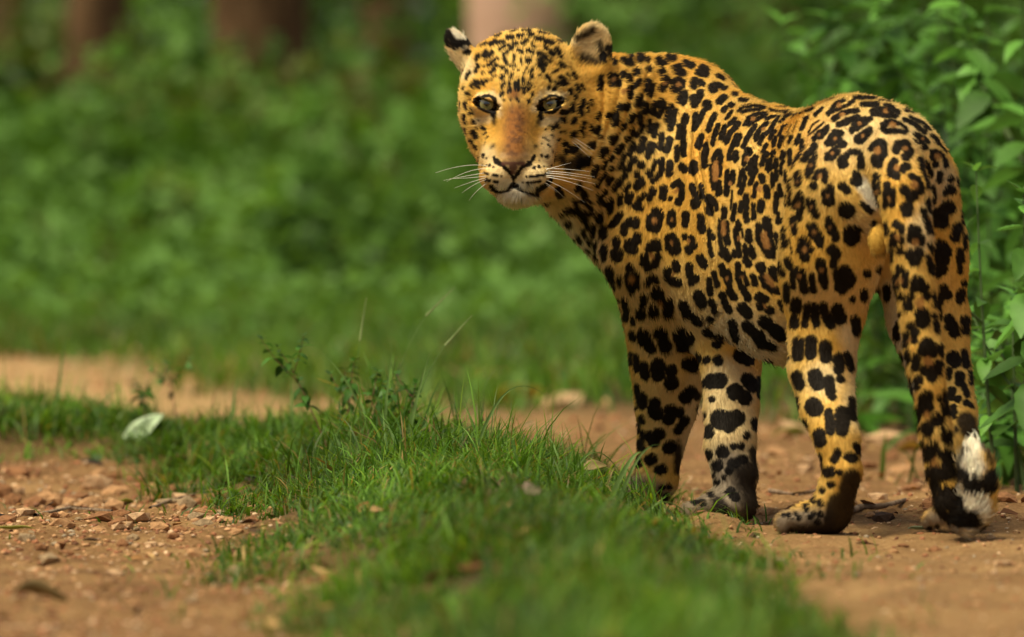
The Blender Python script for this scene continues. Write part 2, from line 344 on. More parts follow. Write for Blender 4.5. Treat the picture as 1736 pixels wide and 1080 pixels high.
(1180, 100, 5.4, """22 50 75 90 95;24 30 125;26 90 135;14 70 115;18 200 150 240 170;26 40 220;32 150 250 155 280;20 160 230 200 230;26 230 250 250 260;26 350 320;22 410 370 450 375;28 210 390 250 350;28 30 330 10 380;34 95 410 100 430;20 80 460 20 580;24 320 420
20 250 470 265 450;12 280 540 320 480;20 170 510 110 650;18 200 610 150 770;18 230 720 260 620;24 275 750 285 730;16 310 590 350 550;22 345 640 380 590;16 300 700 320 660;26 30 730 20 790;20 90 790 75 960;18 180 880 200 850;18 225 880 205 1060
14 160 920 170 930;b 14 180 950;16 300 890 300 870 370 700;14 380 780 405 700;22 355 880 360 910;30 475 850;18 445 890 440 960;14 500 930 480 1000;12 390 470 430 435 500 430;14 420 480 590 455;14 450 600 480 540 530 510 620 490;14 470 600 640 510
b 16 520 545;16 430 800 480 700 540 610;20 550 730 560 690;14 570 660 640 590;16 580 770 620 690 690 650;14 680 650 720 570 750 530;b 16 620 640;12 640 540 720 520;14 680 460 820 480;14 500 420 620 440;10 780 570 850 510 960 470;12 900 500 1060 450
12 680 730 720 660;12 710 790 730 720;14 790 620 820 600;12 760 800 790 720;10 820 680 870 600;12 850 760 860 710;14 920 760 935 710;12 960 640 1010 530;10 880 660 920 570;12 610 850 640 790;18 600 960 640 860;22 660 940 660 1010;14 710 850 700 880
14 720 990 735 920;14 770 900 800 860;14 775 960 775 1030;20 800 880;14 850 850 865 940;10 890 980 960 860;18 540 900 530 1040;14 420 1060 430 1020;18 285 1040 290 1080;20 340 1050"""),
(1300, 150, 5.4, """13 560 230 640 130 700 110;13 600 210 740 150 790 115;b 18 660 150;18 610 280 690 220 760 210 830 200;b 16 690 240;22 660 330 730 310;20 730 300 820 260;24 780 380 820 330;18 790 330 860 285 940 280;18 820 370 900 310;b 12 845 320;24 825 470 860 480
18 830 440 900 400 945 370;18 880 480 950 400;b 12 880 430;22 880 140 1000 145;20 810 80 980 80;16 960 215 1060 200;20 970 220 1060 235;18 430 460 480 410 550 360;20 490 440 540 380;b 8 475 420;26 560 500 600 430;26 620 410 670 410;24 600 500 660 460
b 10 625 455;22 555 640 570 600;14 560 600 650 530;24 670 520 710 510;16 590 640 660 570;b 10 600 590;22 340 650 380 590;22 385 600 440 520;24 370 620 410 560;18 380 800 390 720;14 400 680 445 600;16 410 760 440 640;b 10 405 700;38 700 690
26 680 650 720 620;20 770 575 840 580;26 860 600 870 680;32 860 700;18 960 550 980 510 1020 490 1060 500;30 1060 540 1040 640;34 1000 670 1020 690;b 28 1010 565;46 820 840;30 820 790;28 690 890 730 930;14 440 820 460 770 490 750;18 530 750 535 850
30 430 890;b 12 490 800;20 290 770 300 830;14 270 800 270 860;16 290 880 300 850;b 8 285 850;16 210 830 200 900;18 180 990 180 1060;14 215 900 210 1050;b 12 195 960;24 580 900 590 1040;22 530 960 540 1040;b 12 560 980;20 300 960 320 1010
14 265 1020 255 1060;18 320 1000 320 1060;28 390 1030 420 1060;18 30 660 20 740;14 60 790 50 880;14 90 760 80 830;14 125 740 125 770;14 165 760 170 840;16 110 890 130 970;16 85 970 80 1060;14 10 920 10 990;12 140 580 150 660;14 210 570 205 690
12 230 710 340 530;14 270 500 290 430;12 320 480 310 540;10 330 350 380 270;12 440 240 500 180;12 120 300 200 230 400 190;10 380 400 420 330 480 290;10 380 430 520 310;12 200 480 220 440;14 110 520 130 440;14 60 500 75 450;12 30 430 70 390
14 150 340 110 420;10 60 600 70 560;14 5 600;10 160 460 200 400;12 80 650 60 720"""),
(1300, 330, 5.4, """62 720 135 735 145;18 870 90 950 150;24 970 260;66 780 340 780 390;20 290 30 260 110;26 300 150 300 210;14 330 30 325 120;b 18 290 90;32 400 80 420 120;26 440 140 455 180;b 10 410 110;26 540 30;22 585 20 570 80;22 240 220 255 340;b 8 235 280
24 565 230;36 580 280 600 330;30 610 340 630 390;b 10 575 295;28 400 290 430 340;34 420 350 480 420;28 430 290 490 400;24 490 450;b 16 440 340;30 330 410;30 310 500;30 390 500;36 350 570;20 300 460 380 440;b 22 350 500;22 150 240 150 310
20 155 360 170 460;10 205 400 235 540;12 100 170 100 250;14 85 370 100 480;40 600 500 630 540;26 620 580 610 640;86 700 740 720 770;60 690 830;36 490 620 500 680;36 510 700 520 790;20 530 840;b 14 505 690;20 410 740 430 880;28 190 600 215 660
26 280 690 310 760;30 330 790 345 870;18 330 700 340 760;16 235 720 245 840;b 14 300 740;20 100 620 145 720;24 180 830 180 960;42 270 980 270 1040;22 380 1010 370 1060;26 440 1020;24 510 1010 530 1060;30 920 720;26 1030 680;30 890 890 895 940
20 785 955;30 10 290 20 370;20 10 230;20 50 460 40 560;24 20 560;28 50 700 90 760;22 20 850 110 880;24 130 990;d 40 980 1000 1010 880"""),
(1010, 420, 5.4, """22 70 20 75 90;40 190 60 195 80;22 200 20;26 310 20 360 15;30 450 80 440 130;28 570 80 540 140;24 470 180 540 150;b 20 510 70;20 480 10 570 10;44 700 10 730 10;34 850 20;36 120 210 135 280;18 150 310 155 360;14 215 260 225 320;30 310 180
26 298 260 310 340;24 362 240 370 340;24 330 380;b 24 328 280;22 470 310 540 275;16 520 255 560 300;36 660 210 660 260;32 730 150 740 190;36 690 290 750 320;b 12 705 235;34 855 170 860 250;30 870 310;34 910 280;34 960 110 990 150;16 1030 300 1050 420
58 940 450 960 490;28 440 440;36 410 570 415 610;24 430 500;50 560 410 570 420;42 525 550 530 580;40 660 490 660 590;b 18 585 505;48 800 530 830 590;48 900 640 930 670;28 260 470 275 540;24 280 580 270 650;20 340 680;28 335 780 335 820;16 340 640
56 440 790 450 840;46 490 890 500 910;50 590 770 600 780;52 630 870 640 890;58 770 780 780 830;58 840 830;50 790 900;30 1040 650;44 1020 770 1050 780;14 315 970 320 1050;24 370 1000;30 1060 500;12 180 450 200 470;10 20 130 40 190;10 10 40"""),
(1180, 420, 5.4, """24 240 50 290 100;24 235 170 250 240;18 300 220 310 300;30 310 400 340 450;20 280 300 300 350;b 12 285 280;18 380 150 390 260;20 390 280 420 370;26 440 400 475 460;14 430 230 470 330;b 14 420 270;26 455 110 480 150;14 390 30 405 70;20 510 20 525 70
20 520 260 540 330;36 590 170 600 190;30 610 270 640 340;30 680 370 740 390;38 700 210 730 260;b 22 640 260 700 340;30 650 30;26 690 70;24 120 300 130 410;22 160 240 190 340;24 150 500 165 580;30 240 440;28 260 500 300 570;36 580 450 620 470;34 590 530
36 670 570;b 12 630 530;42 420 550 470 600;46 620 670 650 700;50 700 740 770 800;46 470 720 500 750;50 560 800 590 860;34 620 880 690 900;40 330 700 350 800;30 350 840;36 210 800 190 880;16 120 650 150 650;68 420 980 450 990;50 480 1020;38 640 1040
18 770 500 790 560;16 750 120 800 230;40 200 1030"""),
(1040, 600, 5.4, """24 210 30 215 140;38 270 110 290 190;64 410 110;52 410 190;50 530 150;60 530 260;58 690 90 720 100;44 760 40;30 850 50;54 660 390 710 350;30 770 380;30 820 260;62 900 250 970 240;24 215 300 220 350;44 260 400 265 450;46 380 450;56 375 500 390 540
56 530 520;50 510 590;40 600 530;24 255 590 260 610;30 590 700 660 600;14 200 490;18 215 640 225 700;14 260 710 265 750;40 330 750;50 420 730;50 370 800;34 245 810 260 850;46 500 860 520 840;44 330 970 350 960;30 225 960 230 1000;38 420 1060 450 1050
d 40 590 850 590 1060;d 20 600 800;34 800 490 810 560;44 860 690 870 720;20 900 410"""),
(1140, 620, 3.857, """38 490 90 530 130;48 410 170;40 470 210;18 570 90 570 190;56 310 350 360 360;48 420 340;38 370 390;26 540 370 545 390;20 485 455;16 400 525;18 445 520;28 230 580;36 330 560;32 295 650;26 390 640 460 610;20 370 685;d 60 500 680 500 730;d 36 530 560 540 640
d 30 530 800 530 1000;14 230 725;16 290 755;14 230 795;14 195 825;16 255 840;22 380 820 410 860;16 145 890;20 200 895;d 44 300 900 330 940;8 270 710;10 335 725;10 145 820;14 -40 850;14 -70 800;12 -90 830;12 -60 880;14 -20 790"""),
(1310, 500, 4.5, """34 180 60 180 100;30 165 180 165 220;20 265 80 245 220;25 320 90 330 210;26 385 80 400 140;34 420 170 440 220;40 490 110 520 180;30 630 190 640 270;16 110 350 115 470;38 195 360 190 460;36 295 345 290 450;40 400 390 405 470;34 500 480 505 560;26 515 640
24 570 460 595 550;38 185 620 205 680;50 325 620 340 670;32 430 650 440 730;22 455 780;18 180 780 190 840;60 310 850;50 330 870;26 425 900 440 1040;50 535 900 530 980;40 530 1030;22 600 800 610 930;16 240 960 245 1010"""),
(1300, 720, 5.4, """50 480 90 485 150;24 815 190 845 240;36 750 290 790 300;30 650 250 620 310;20 480 310 490 380;14 485 280;46 560 430 580 430;20 665 440;26 590 550;20 510 600;18 425 660 425 690;18 365 740 365 770;16 480 700 500 730;14 205 825;16 300 855;12 155 830;12 270 815
10 240 860;16 430 810;24 490 820;18 400 850;22 470 890;10 270 750;10 480 560;d 92 775 500 735 650;d 125 680 740 640 920;d 50 800 450;d 60 560 970 420 990;d 30 200 1010 420 1020"""),
(1460, 150, 5.4, """20 20 80 100 80;24 30 140 130 140;14 170 105 290 120;14 220 145 290 160;22 110 210 190 190;20 200 240 310 250;18 240 185 340 215;b 18 220 205;26 210 330 230 310;20 200 350 220 390 390 390;26 400 370;20 230 310 280 300 350 330 400 360;b 30 285 335
18 410 190 470 210;14 450 255 520 290;16 400 285 480 320 580 400;14 540 300 630 360;18 590 350;22 500 420 560 470;24 500 470 580 530;14 570 450 610 490;b 8 560 460;16 650 430 700 460;14 690 480 770 560;26 110 530 160 490;26 200 500 200 600;34 130 640 160 680
26 190 620;b 26 150 570;40 340 520;40 400 510;44 430 580;34 410 620;30 320 560;b 18 400 545;30 300 670 280 700;28 270 750 280 780;34 320 790;28 380 740 400 710;24 420 720;b 22 325 720;26 460 800 510 830;34 530 880 530 930;34 470 970;34 390 920
26 380 920 440 970;b 30 480 880;22 540 650 560 700;18 600 680 640 790;18 550 720 600 830;20 610 880;b 14 590 730;20 660 580 665 640;16 680 570 750 610;28 770 660 775 690;24 680 690;b 24 700 620;22 720 780 720 840;26 820 820;34 800 920 830 920;20 770 950
14 890 800 890 870;12 910 940 915 980;24 130 800 150 810;18 120 850 140 1040;16 160 860 160 940;14 150 1060;b 12 145 940;20 240 880 220 1060;18 290 930 285 1060;b 12 255 1000;14 665 910 670 1040;20 605 1020 620 1060"""),
(1470, 330, 5.4, """50 410 10;42 350 120 370 110;40 365 160;20 550 50 575 130;26 510 140;22 530 200 570 330;14 595 180 590 280;b 12 565 200;30 270 270 300 290;24 240 360 240 440;22 315 330;24 310 410;30 295 510;b 22 275 380;52 430 330;38 400 390;38 480 400;20 500 440
b 30 440 430;52 410 550;50 460 540;44 430 600;18 575 460 600 520;22 565 600 590 700;20 560 570;b 8 600 570;32 300 680;24 265 740 270 830;24 350 720 345 830;18 250 880 260 920;28 315 930;b 22 305 780;54 460 800;42 520 850;34 550 920;30 430 860;30 400 930
34 370 1000;b 40 480 980;20 610 900 630 1000;20 165 260 180 330;12 215 500 225 590;30 690 120;58 740 110;50 680 200;40 690 260;26 640 150 640 270;34 830 290 800 390;14 870 130 880 240;14 890 370 895 480;58 680 480;48 720 520;58 690 600;42 690 680
30 650 440 650 720;30 850 520 850 600;16 850 650 850 700;40 700 860;36 690 920;24 660 980;30 740 920;38 860 900;38 850 950;24 890 800;26 120 680;26 180 840 180 940"""),
(1490, 510, 5.4, """36 270 50;58 390 120;58 400 180;20 500 130;22 520 200 530 260;14 550 30 555 170;20 510 20;30 290 230;34 330 290;22 250 300 250 400;28 320 360;26 260 480 265 530;b 14 285 350;58 440 400;48 410 450;48 490 460;30 340 520 340 600;b 36 450 550;58 440 620
58 510 620;40 490 690;34 550 580;22 545 400 575 480;36 360 720;26 345 790;18 185 110 180 200;26 160 260 160 330;18 130 400 160 560;18 190 480 200 530;14 280 700 300 900;58 430 880;58 430 960;34 350 1000 350 1060;26 560 890;26 590 960 600 1020
30 520 1050;b 24 440 1030;50 660 220;40 640 170;40 690 290;42 790 180;40 790 260;16 860 370 870 510;56 680 520;50 700 550;28 780 470 800 580;26 640 640 640 690;42 740 690;34 740 740;20 780 790 810 860;16 840 650 845 750;30 670 820 660 880;26 720 895
24 800 930 840 950;26 680 980 680 1050;26 610 830 620 900"""),
(1520, 690, 4.5, """30 140 40 145 160;44 230 150;44 310 90;30 370 30;30 240 180;38 370 190;30 380 230;26 430 40;d 80 540 110 560 160;d 30 450 170;30 180 270 190 350;44 270 300;38 250 360;44 360 340;40 390 390;58 290 480;58 370 490;30 220 500;b 24 290 410;42 290 590;36 270 660
50 370 640;50 340 720;42 320 800;50 430 640;60 440 760;60 480 850;50 560 870;40 380 840;46 500 560;60 580 630;60 680 620;40 720 560;d 30 680 350;d 40 720 370;d 22 480 390 550 370;d 40 300 980;50 680 960;14 255 930;12 310 915"""),
]
# tints under the markings: kind radius softness, photo pixels (w white, p pale, y ochre skin, o russet, g grey)
TINTS = [
 'w 17 7 862 338 896 338', 'p 22 10 845 300', 'p 26 10 905 300', 'p 7 5 812 206 832 200', 'p 9 6 922 208 942 200', 'p 6 5 905 186 916 162', 'p 5 4 812 163 838 160', 'p 5 4 925 158 955 162', 'p 5 5 846 165 848 195',
 'o 23 17 875 196 872 254', 'p 5 4 852 263 892 263', 'o 12 10 872 160', 'w 12 8 1463 312 1482 345', 'y 17 6 1488 396 1488 418', 'w 22 8 1508 495 1522 600', 'w 9 6 1525 600 1545 655',
 'p 40 30 950 370 1000 430', 'w 16 16 960 380 990 420', 'p 46 16 1238 650 1238 880', 'p 40 40 1250 560 1320 600', 'p 30 20 1465 640 1455 700', 'p 26 18 1500 470 1490 520',
 'g 36 20 1240 790 1230 880', 'g 26 12 1335 890 1390 885', 'g 30 14 1590 890 1650 900', 'g 34 14 1070 830 1110 850', 'g 22 10 1170 860 1190 850', 'g 20 10 1050 835 1075 825', 'd 8 6 986 100 1010 106', 'd 5 5 978 66 1004 52', 'd 6 5 1016 76 1020 100', 'p 40 30 880 300', 'p 26 18 1560 400 1600 300', 'p 30 60 1420 235 1550 225', 'p 16 12 826 262 838 285', 'p 16 12 930 240 925 275', 'w 10 8 880 318 900 316', 'w 10 8 850 316 862 316', 'p 30 24 1400 640', 'g 16 10 1300 880', 'g 22 12 1600 890 1590 900', 'g 20 8 1580 890 1600 902', 'd 9 6 1590 908 1600 908', 'g 16 8 1335 885 1345 902', 'd 20 14 1262 800 1275 880', 'd 16 12 1215 870 1260 885', 'd 20 10 1410 900 1350 908', 'd 18 12 1650 905', 'w 18 5 858 341 900 341', 'd 5 5 1672 766 1679 792', 'd 5 5 1634 772 1628 800', 'w 26 8 1650 755', 'w 20 7 1645 790 1650 800', 'w 24 7 1652 868 1640 850',  # the wide soft pale stroke over the rump paints a highlight into the coat
 'w 9 5 1600 900 1640 905', 'w 12 6 772 62 788 74', 'p 20 10 768 100 790 118', 'p 26 14 1000 75 1010 60', 'p 8 4 975 75 1010 68', 'p 14 12 1180 640 1160 760', 'p 18 16 1440 560 1460 620']

def zmap(V, N, sx=1736, sy=1080, r=2):
    """nearest front-facing vertex per photo pixel"""
    p = project(V); front = ((V - CAM) * N).sum(1) < 0
    idx = np.nonzero(front)[0]; x = np.round(p[idx, 0]).astype(int); y = np.round(p[idx, 1]).astype(int)
    buf = np.full((sy + 8, sx + 8), -1, int); o = np.argsort(-p[idx, 2])
    key = np.full((sy + 8, sx + 8), 1e9)
    for dx in range(-r, r + 1):
        for dy in range(-r, r + 1):
            X = np.clip(x + dx, 0, sx + 7); Y = np.clip(y + dy, 0, sy + 7)
            d = p[idx, 2] + .0004 * (dx * dx + dy * dy)
            np.minimum.at(key, (Y, X), d)
            m = d <= key[Y, X]
            buf[Y[m], X[m]] = idx[m]
    return p, buf, key

def paint_coat(V, N):
    p, buf, key = zmap(V, N)
    n = len(V); B = 24
    bx = np.clip((p[:, 0] // B).astype(int), 0, 79); by = np.clip((p[:, 1] // B).astype(int), 0, 49)
    cell = by * 80 + bx; order = np.argsort(cell, kind='stable'); start = np.searchsorted(cell[order], np.arange(80 * 50 + 1))
    jit = fbm3(V * 170, 2, 3); jit2 = noise3(V * 420, 9)
    ch = {k: np.zeros(n, np.float32) for k in 'kbdnwpyog'}
    def depth_at(x, y):
        xi, yi = int(round(x)), int(round(y))
        for r in (0, 3, 6, 10, 15):
            a = key[max(yi - r, 0):yi + r + 1, max(xi - r, 0):xi + r + 1]
            if a.size and a.min() < 1e8:
                return a.min() if r else a[0, 0]
        return None
    seeds = []
    def stroke(kind, r, pts, soft, rough):
        ps = [(x, y, depth_at(x, y)) for x, y in pts]
        ps = [q for q in ps if q[2] is not None]
        if not ps:
            return
        a = np.array(ps); m = r + soft + 6
        x0, x1 = int((a[:, 0].min() - m) // B), int((a[:, 0].max() + m) // B); y0, y1 = int((a[:, 1].min() - m) // B), int((a[:, 1].max() + m) // B)
        ids = np.concatenate([order[start[yy * 80 + max(x0, 0)]:start[yy * 80 + min(x1, 79) + 1]] for yy in range(max(y0, 0), min(y1, 49) + 1)])
        if not len(ids):
            return
        s = FPX / CAM_D
        q = np.stack([p[ids, 0], p[ids, 1], p[ids, 2] * s * .22], 1); a = a * [1, 1, s * .22]
        d = np.full(len(ids), 1e9)
        if len(a) == 1:
            a = np.concatenate([a, a + [0, .01, 0]])
        for u, v in zip(a, a[1:]):
            w = v - u; t = np.clip(((q - u) @ w) / (w @ w + 1e-9), 0, 1)
            d = np.minimum(d, np.sqrt(((q - u - t[:, None] * w) ** 2).sum(1)))
        d = d + rough * (jit[ids] * 1.5 + jit2[ids] * .8)
        val = np.clip(.5 + (r - d) / (2 * soft), 0, 1); val = val * val * (3 - 2 * val)
        ch[kind][ids] = np.maximum(ch[kind][ids], val)
        if kind == 'k':
            seeds.append(V[ids[np.argmin(d)]])
    for x0, y0, s, txt in COAT:
        for item in txt.replace('\n', ';').split(';'):
            f = item.split()
            if not f:
                continue
            kind = 'k'
            if f[0].isalpha():
                kind = f.pop(0)
            v = [float(a) for a in f]
            pts = [(x0 + v[i] / s, y0 + v[i + 1] / s) for i in range(1, len(v), 2)]
            r = v[0] / s
            r = r * 1.06 + ((.7 if s > 5.5 else 2.4) if kind == 'k' and r > 2 else .8 if kind == 'b' else .2)
            stroke(kind, r, pts, {'k': 1.1, 'b': 2.0, 'd': 5.0, 'n': 1.5}[kind], 0 if kind == 'n' else .55 if r < 3 else 1.0)
    for t in TINTS:
        f = t.split(); v = [float(a) for a in f[1:]]
        stroke(f[0], v[0], [(v[i], v[i + 1]) for i in range(2, len(v), 2)], v[1], 1.5)
    # the side that the photograph does not show: same animal, spots of the same size
    seen = np.zeros(n, bool)
    X = np.clip(np.round(p[:, 0]).astype(int), 0, 1743); Y = np.clip(np.round(p[:, 1]).astype(int), 0, 1087)
    seen = p[:, 2] < key[Y, X] + .012
    rng = np.random.default_rng(5); hid = np.nonzero(~seen)[0]; S = np.array(seeds); cand = V[rng.permutation(hid)[:6000]]; got = []
    cell3 = {}
    def near(q, R):
        c = tuple((q // .04).astype(int))
        for i in (-1, 0, 1):
            for j in (-1, 0, 1):
                for k in (-1, 0, 1):
                    for w in cell3.get((c[0] + i, c[1] + j, c[2] + k), ()):
                        if ((w - q) ** 2).sum() < R * R:
                            return True
        return False
    for w in S:
        cell3.setdefault(tuple((w // .04).astype(int)), []).append(w)
    for q in cand:
        if not near(q, .027):
            cell3.setdefault(tuple((q // .04).astype(int)), []).append(q); got.append(q)
    c3 = (V[hid] // .04).astype(int); k3 = c3[:, 0] * 1000003 + c3[:, 1] * 1009 + c3[:, 2]; o3 = np.argsort(k3); ks = k3[o3]
    for q in got:
        c = (q // .04).astype(int); rr = rng.uniform(.007, .0115)
        for i in (-1, 0, 1):
            for j in (-1, 0, 1):
                kk = (c[0] + i) * 1000003 + (c[1] + j) * 1009 + c[2]
                for k in (-1, 0, 1):
                    a, b = np.searchsorted(ks, kk + k), np.searchsorted(ks, kk + k, 'right')
                    ids = hid[o3[a:b]]
                    if len(ids):
                        d = np.sqrt((((V[ids] - q) * [1, 1, .75]) ** 2).sum(1)) + jit[ids] * .0016
                        ch['k'][ids] = np.maximum(ch['k'][ids], np.clip(.5 + (rr - d) / .002, 0, 1))
                        ch['b'][ids] = np.maximum(ch['b'][ids], np.clip(.5 + (rr * .4 - d) / .002, 0, 1))
    # colours
    col = np.tile(np.array([.80, .475, .082]), (n, 1))
    mixc = lambda c, w: col.__setitem__(slice(None), col * (1 - w[:, None]) + np.array(c) * w[:, None])
    g = fbm3(V * 14, 2, 7)
    mixc((.74, .345, .048), np.clip(.30 + .5 * g, 0, 1) * np.clip(N[:, 2] * .6 + .5, 0, 1))     # richer along the back
    mixc((.84, .56, .17), np.clip(.25 - .5 * g, 0, .6))
    mixc((.74, .57, .31), np.clip(-N[:, 2] * 1.2 - .25, 0, .9))                               # pale underside
    for k, c in dict(p=(.86, .68, .36), g=(.25, .20, .14), w=(.90, .82, .60), o=(.25, .092, .020), y=(.66, .38, .06)).items():
        mixc(c, ch[k] * (.95 if k in 'wyog' else .75))
    mixc((.10, .045, .02), ch['o'] * np.clip(.30 + .8 * jit, 0, .8))                          # freckled bridge of the nose
    mixc((.013, .008, .005), ch['d'] * .96)
    mixc((.005, .0035, .0025), ch['k'] * .99)
    mixc((.40, .18, .045), ch['b'] * .9)
    mixc((.10, .036, .028), ch['n'] * .9)
    return np.clip(col, 0, 1), ch
FUR_N = 520000
# ---------------------------------------------------------------- the leopard as objects
def prim_frame(V):
    """per vertex: how the hair lies, and how long it is"""
    flow = np.zeros_like(V); best = np.full(len(V), 9.0); grp = np.zeros(len(V), int)
    for p in PR:
        if p['m'] == '-':
            continue
        m = np.nonzero(np.sqrt(((V - p['c']) ** 2).sum(1)) - p['R'] < .05)[0]
        d = np.abs(prim_d(p, V[m])); w = np.exp(-d / .014)
        flow[m] += w[:, None] * p['flow']
        q = d < best[m]; best[m[q]] = d[q]; grp[m[q]] = GROUPS.index(p['g'])
    return flow, grp
V, F = skin(.002, 4)
for _ in range(2):                                             # relax the grid marks
    acc = np.zeros_like(V); cnt = np.zeros(len(V))
    for i in range(4):
        a, b = F[:, i], F[:, (i + 1) % 4]
        for k in range(3):
            acc[:, k] += np.bincount(a, V[b, k], len(V)) + np.bincount(b, V[a, k], len(V))
        cnt += np.bincount(a, None, len(V)) + np.bincount(b, None, len(V))
    V = np.where(cnt[:, None] > 0, V * .5 + acc / np.maximum(cnt, 1)[:, None] * .5, V)
NV = vnormals(V, F)
# skin folds of the turned neck and behind the shoulder: shallow furrows in the hide
FOLDS = [(1.8, [(871, 305), (872, 318)]), (1.8, [(872, 318), (862, 322), (848, 323), (834, 319), (826, 313)]), (1.8, [(872, 318), (882, 321), (896, 325), (912, 328), (924, 322), (932, 314)]), (2.2, [(1022, 140), (1022, 190), (1010, 235), (1004, 270)]), (3.0, [(1047, 100), (1050, 150), (1040, 190), (1022, 235), (1005, 275), (990, 310)]),
         (2.6, [(1078, 100), (1072, 150), (1062, 195), (1047, 235), (1030, 275), (1015, 310)]), (2.2, [(1100, 110), (1092, 150), (1080, 200)]),
         (3.4, [(1172, 210), (1168, 260), (1176, 310), (1192, 350), (1198, 400), (1200, 450), (1212, 500)]), (2.4, [(1184, 230), (1184, 280), (1196, 330), (1208, 370), (1212, 430)]), (2.4, [(1195, 560), (1210, 540), (1222, 530)])]
_p, _b, _k = zmap(V, NV)
_vis = ((V - CAM) * NV).sum(1) < 0
for w, line in FOLDS:
    d = np.full(len(V), 1e9)
    for (ax, ay), (bx, by) in zip(line, line[1:]):
        u = np.array([bx - ax, by - ay], float); q = _p[:, :2] - [ax, ay]; t = np.clip(q @ u / (u @ u), 0, 1)
        d = np.minimum(d, np.hypot(q[:, 0] - t * u[0], q[:, 1] - t * u[1]))
    g = np.where(_vis & (V[:, 1] < .75), np.exp(-(d / w) ** 2) * .0026 - np.exp(-(np.abs(d - 3 * w) / (1.6 * w)) ** 2) * .0012, 0)
    V = V - NV * g[:, None]
V = V - NV * (fbm3(V * 22, 2, 4) * .0016)[:, None]             # loose skin is never quite even
NV = vnormals(V, F)
COATC, CH = paint_coat(V, NV)
FLOW, GRP = prim_frame(V)
nose = at(871, 276, .055)
hd = GRP == 1
face = (V[hd] - nose) / (np.linalg.norm(V[hd] - nose, axis=1, keepdims=True) + 1e-9)
ear_flow = np.linalg.norm(FLOW[hd], axis=1) > .3
FLOW[hd] = np.where(ear_flow[:, None], FLOW[hd] + .2 * face, face + [0, .5, -.15])
FLOW += fbm3(V * 16, 1, 21)[:, None] * .25 * np.cross(FLOW, NV)
FLOW -= NV * (FLOW * NV).sum(1, keepdims=True); FLOW /= np.linalg.norm(FLOW, axis=1, keepdims=True) + 1e-9
LEN = np.array([.0060, .0058, .0054, .0054, .0054, .0054, .0066])[GRP]
fd = np.linalg.norm(V - nose, axis=1)
LEN = np.where(hd, np.clip(.0016 + (fd - .02) * .030, .0016, .0058), LEN)
LEN += .003 * CH['w'] * (V[:, 2] < .2) * (GRP == 6) + .004 * CH['w'] * hd * (V[:, 2] < .52) + .007 * np.clip(-NV[:, 2] - .3, 0, 1) * (GRP == 0)
tip = np.linalg.norm(V - at(1654, 800, -.487), axis=1); LEN += .006 * np.clip(1 - tip / .14, 0, 1) * (GRP == 6)
LEN *= 1 - .8 * CH['n']
for e in EYES:                                                 # bare lids
    LEN *= np.clip((np.linalg.norm((V - at(*e)) * [1, .5, 1.3], axis=1) - .014) / .018, .08, 1)
leopard = empty('leopard', (V[:, 0].mean(), .05, 0))
tag(leopard, 'spotted leopard standing on the dirt track with its head turned back to the camera', 'leopard')
def lp(o):
    o.parent = leopard; o.matrix_parent_inverse = Matrix.Translation(-leopard.location)
    return o
m_hide, nt, b = mat('hide', .75, .15)
a = node(nt, 'ShaderNodeAttribute', attribute_name='coat'); nt.links.new(a.outputs['Color'], b.inputs['Base Color'])
me = mesh_np('body', V, F, True); colour_attr(me, 'coat', COATC)
lp(link('body', me, None, m_hide))
# fur
def fur(count, seed=11):
    rng = np.random.default_rng(seed)
    A = V[F]; ar = .5 * np.linalg.norm(np.cross(A[:, 2] - A[:, 0], A[:, 3] - A[:, 1]), axis=1)
    wgt = ar * np.where(hd[F[:, 0]], 2.2, 1.0)
    f = rng.choice(len(F), count, p=wgt / wgt.sum()); s, t = rng.random(count), rng.random(count)
    W = np.stack([(1 - s) * (1 - t), s * (1 - t), s * t, (1 - s) * t], 1)
    mixv = lambda X: (X[F[f]] * W[..., None]).sum(1)
    P, Nn, Fl, Cc = mixv(V), mixv(NV), mixv(FLOW), mixv(COATC)
    L = (LEN[F[f]] * W).sum(1)
    Nn /= np.linalg.norm(Nn, axis=1, keepdims=True) + 1e-9
    Fl = Fl + rng.normal(0, .11, Fl.shape); Fl -= Nn * (Fl * Nn).sum(1, keepdims=True) * .8; Fl /= np.linalg.norm(Fl, axis=1, keepdims=True) + 1e-9
    L = L * rng.uniform(.6, 1.2, count); lift = rng.uniform(.75, 1.3, count)
    guard = rng.random(count) < .09                            # guard hairs stand off the coat
    L = np.where(guard, L * 1.35, L); lift = np.where(guard, lift * 1.45, lift)
    pts = np.empty((count, 4, 3))
    for i, (x, y) in enumerate(((0, -.03), (.30, .20), (.66, .33), (1.0, .36))):
        pts[:, i] = P + (Fl * x + Nn * (y * lift)[:, None]) * L[:, None]
    hc = bpy.data.hair_curves.new('fur')
    hc.add_curves([4] * count)
    hc.attributes['position'].data.foreach_set('vector', pts.astype(np.float32).ravel())
    r = hc.attributes.get('radius') or hc.attributes.new('radius', 'FLOAT', 'POINT')
    r.data.foreach_set('value', np.tile(np.array([.00036, .00033, .00024, .00007], np.float32), count) * np.repeat(np.clip(L / .010, .55, 1.25), 4).astype(np.float32))
    Cc = Cc * rng.uniform(.80, 1.20, (count, 1)) * np.where(guard, 1.08, 1.0)[:, None] * (1 + rng.normal(0, .02, (count, 3)))
    a = hc.attributes.new('coat', 'FLOAT_COLOR', 'CURVE'); a.data.foreach_set('color', np.concatenate([np.clip(Cc, 0, 1), np.ones((count, 1))], 1).astype(np.float32).ravel())
    a = hc.attributes.new('lie', 'FLOAT_VECTOR', 'CURVE'); a.data.foreach_set('vector', (Nn + .25 * Fl).astype(np.float32).ravel())
    return hc
m_fur, nt, b = mat('fur', .6, .08)
a = node(nt, 'ShaderNodeAttribute', attribute_name='coat'); nt.links.new(a.outputs['Color'], b.inputs['Base Color'])
a2 = node(nt, 'ShaderNodeAttribute', attribute_name='lie')
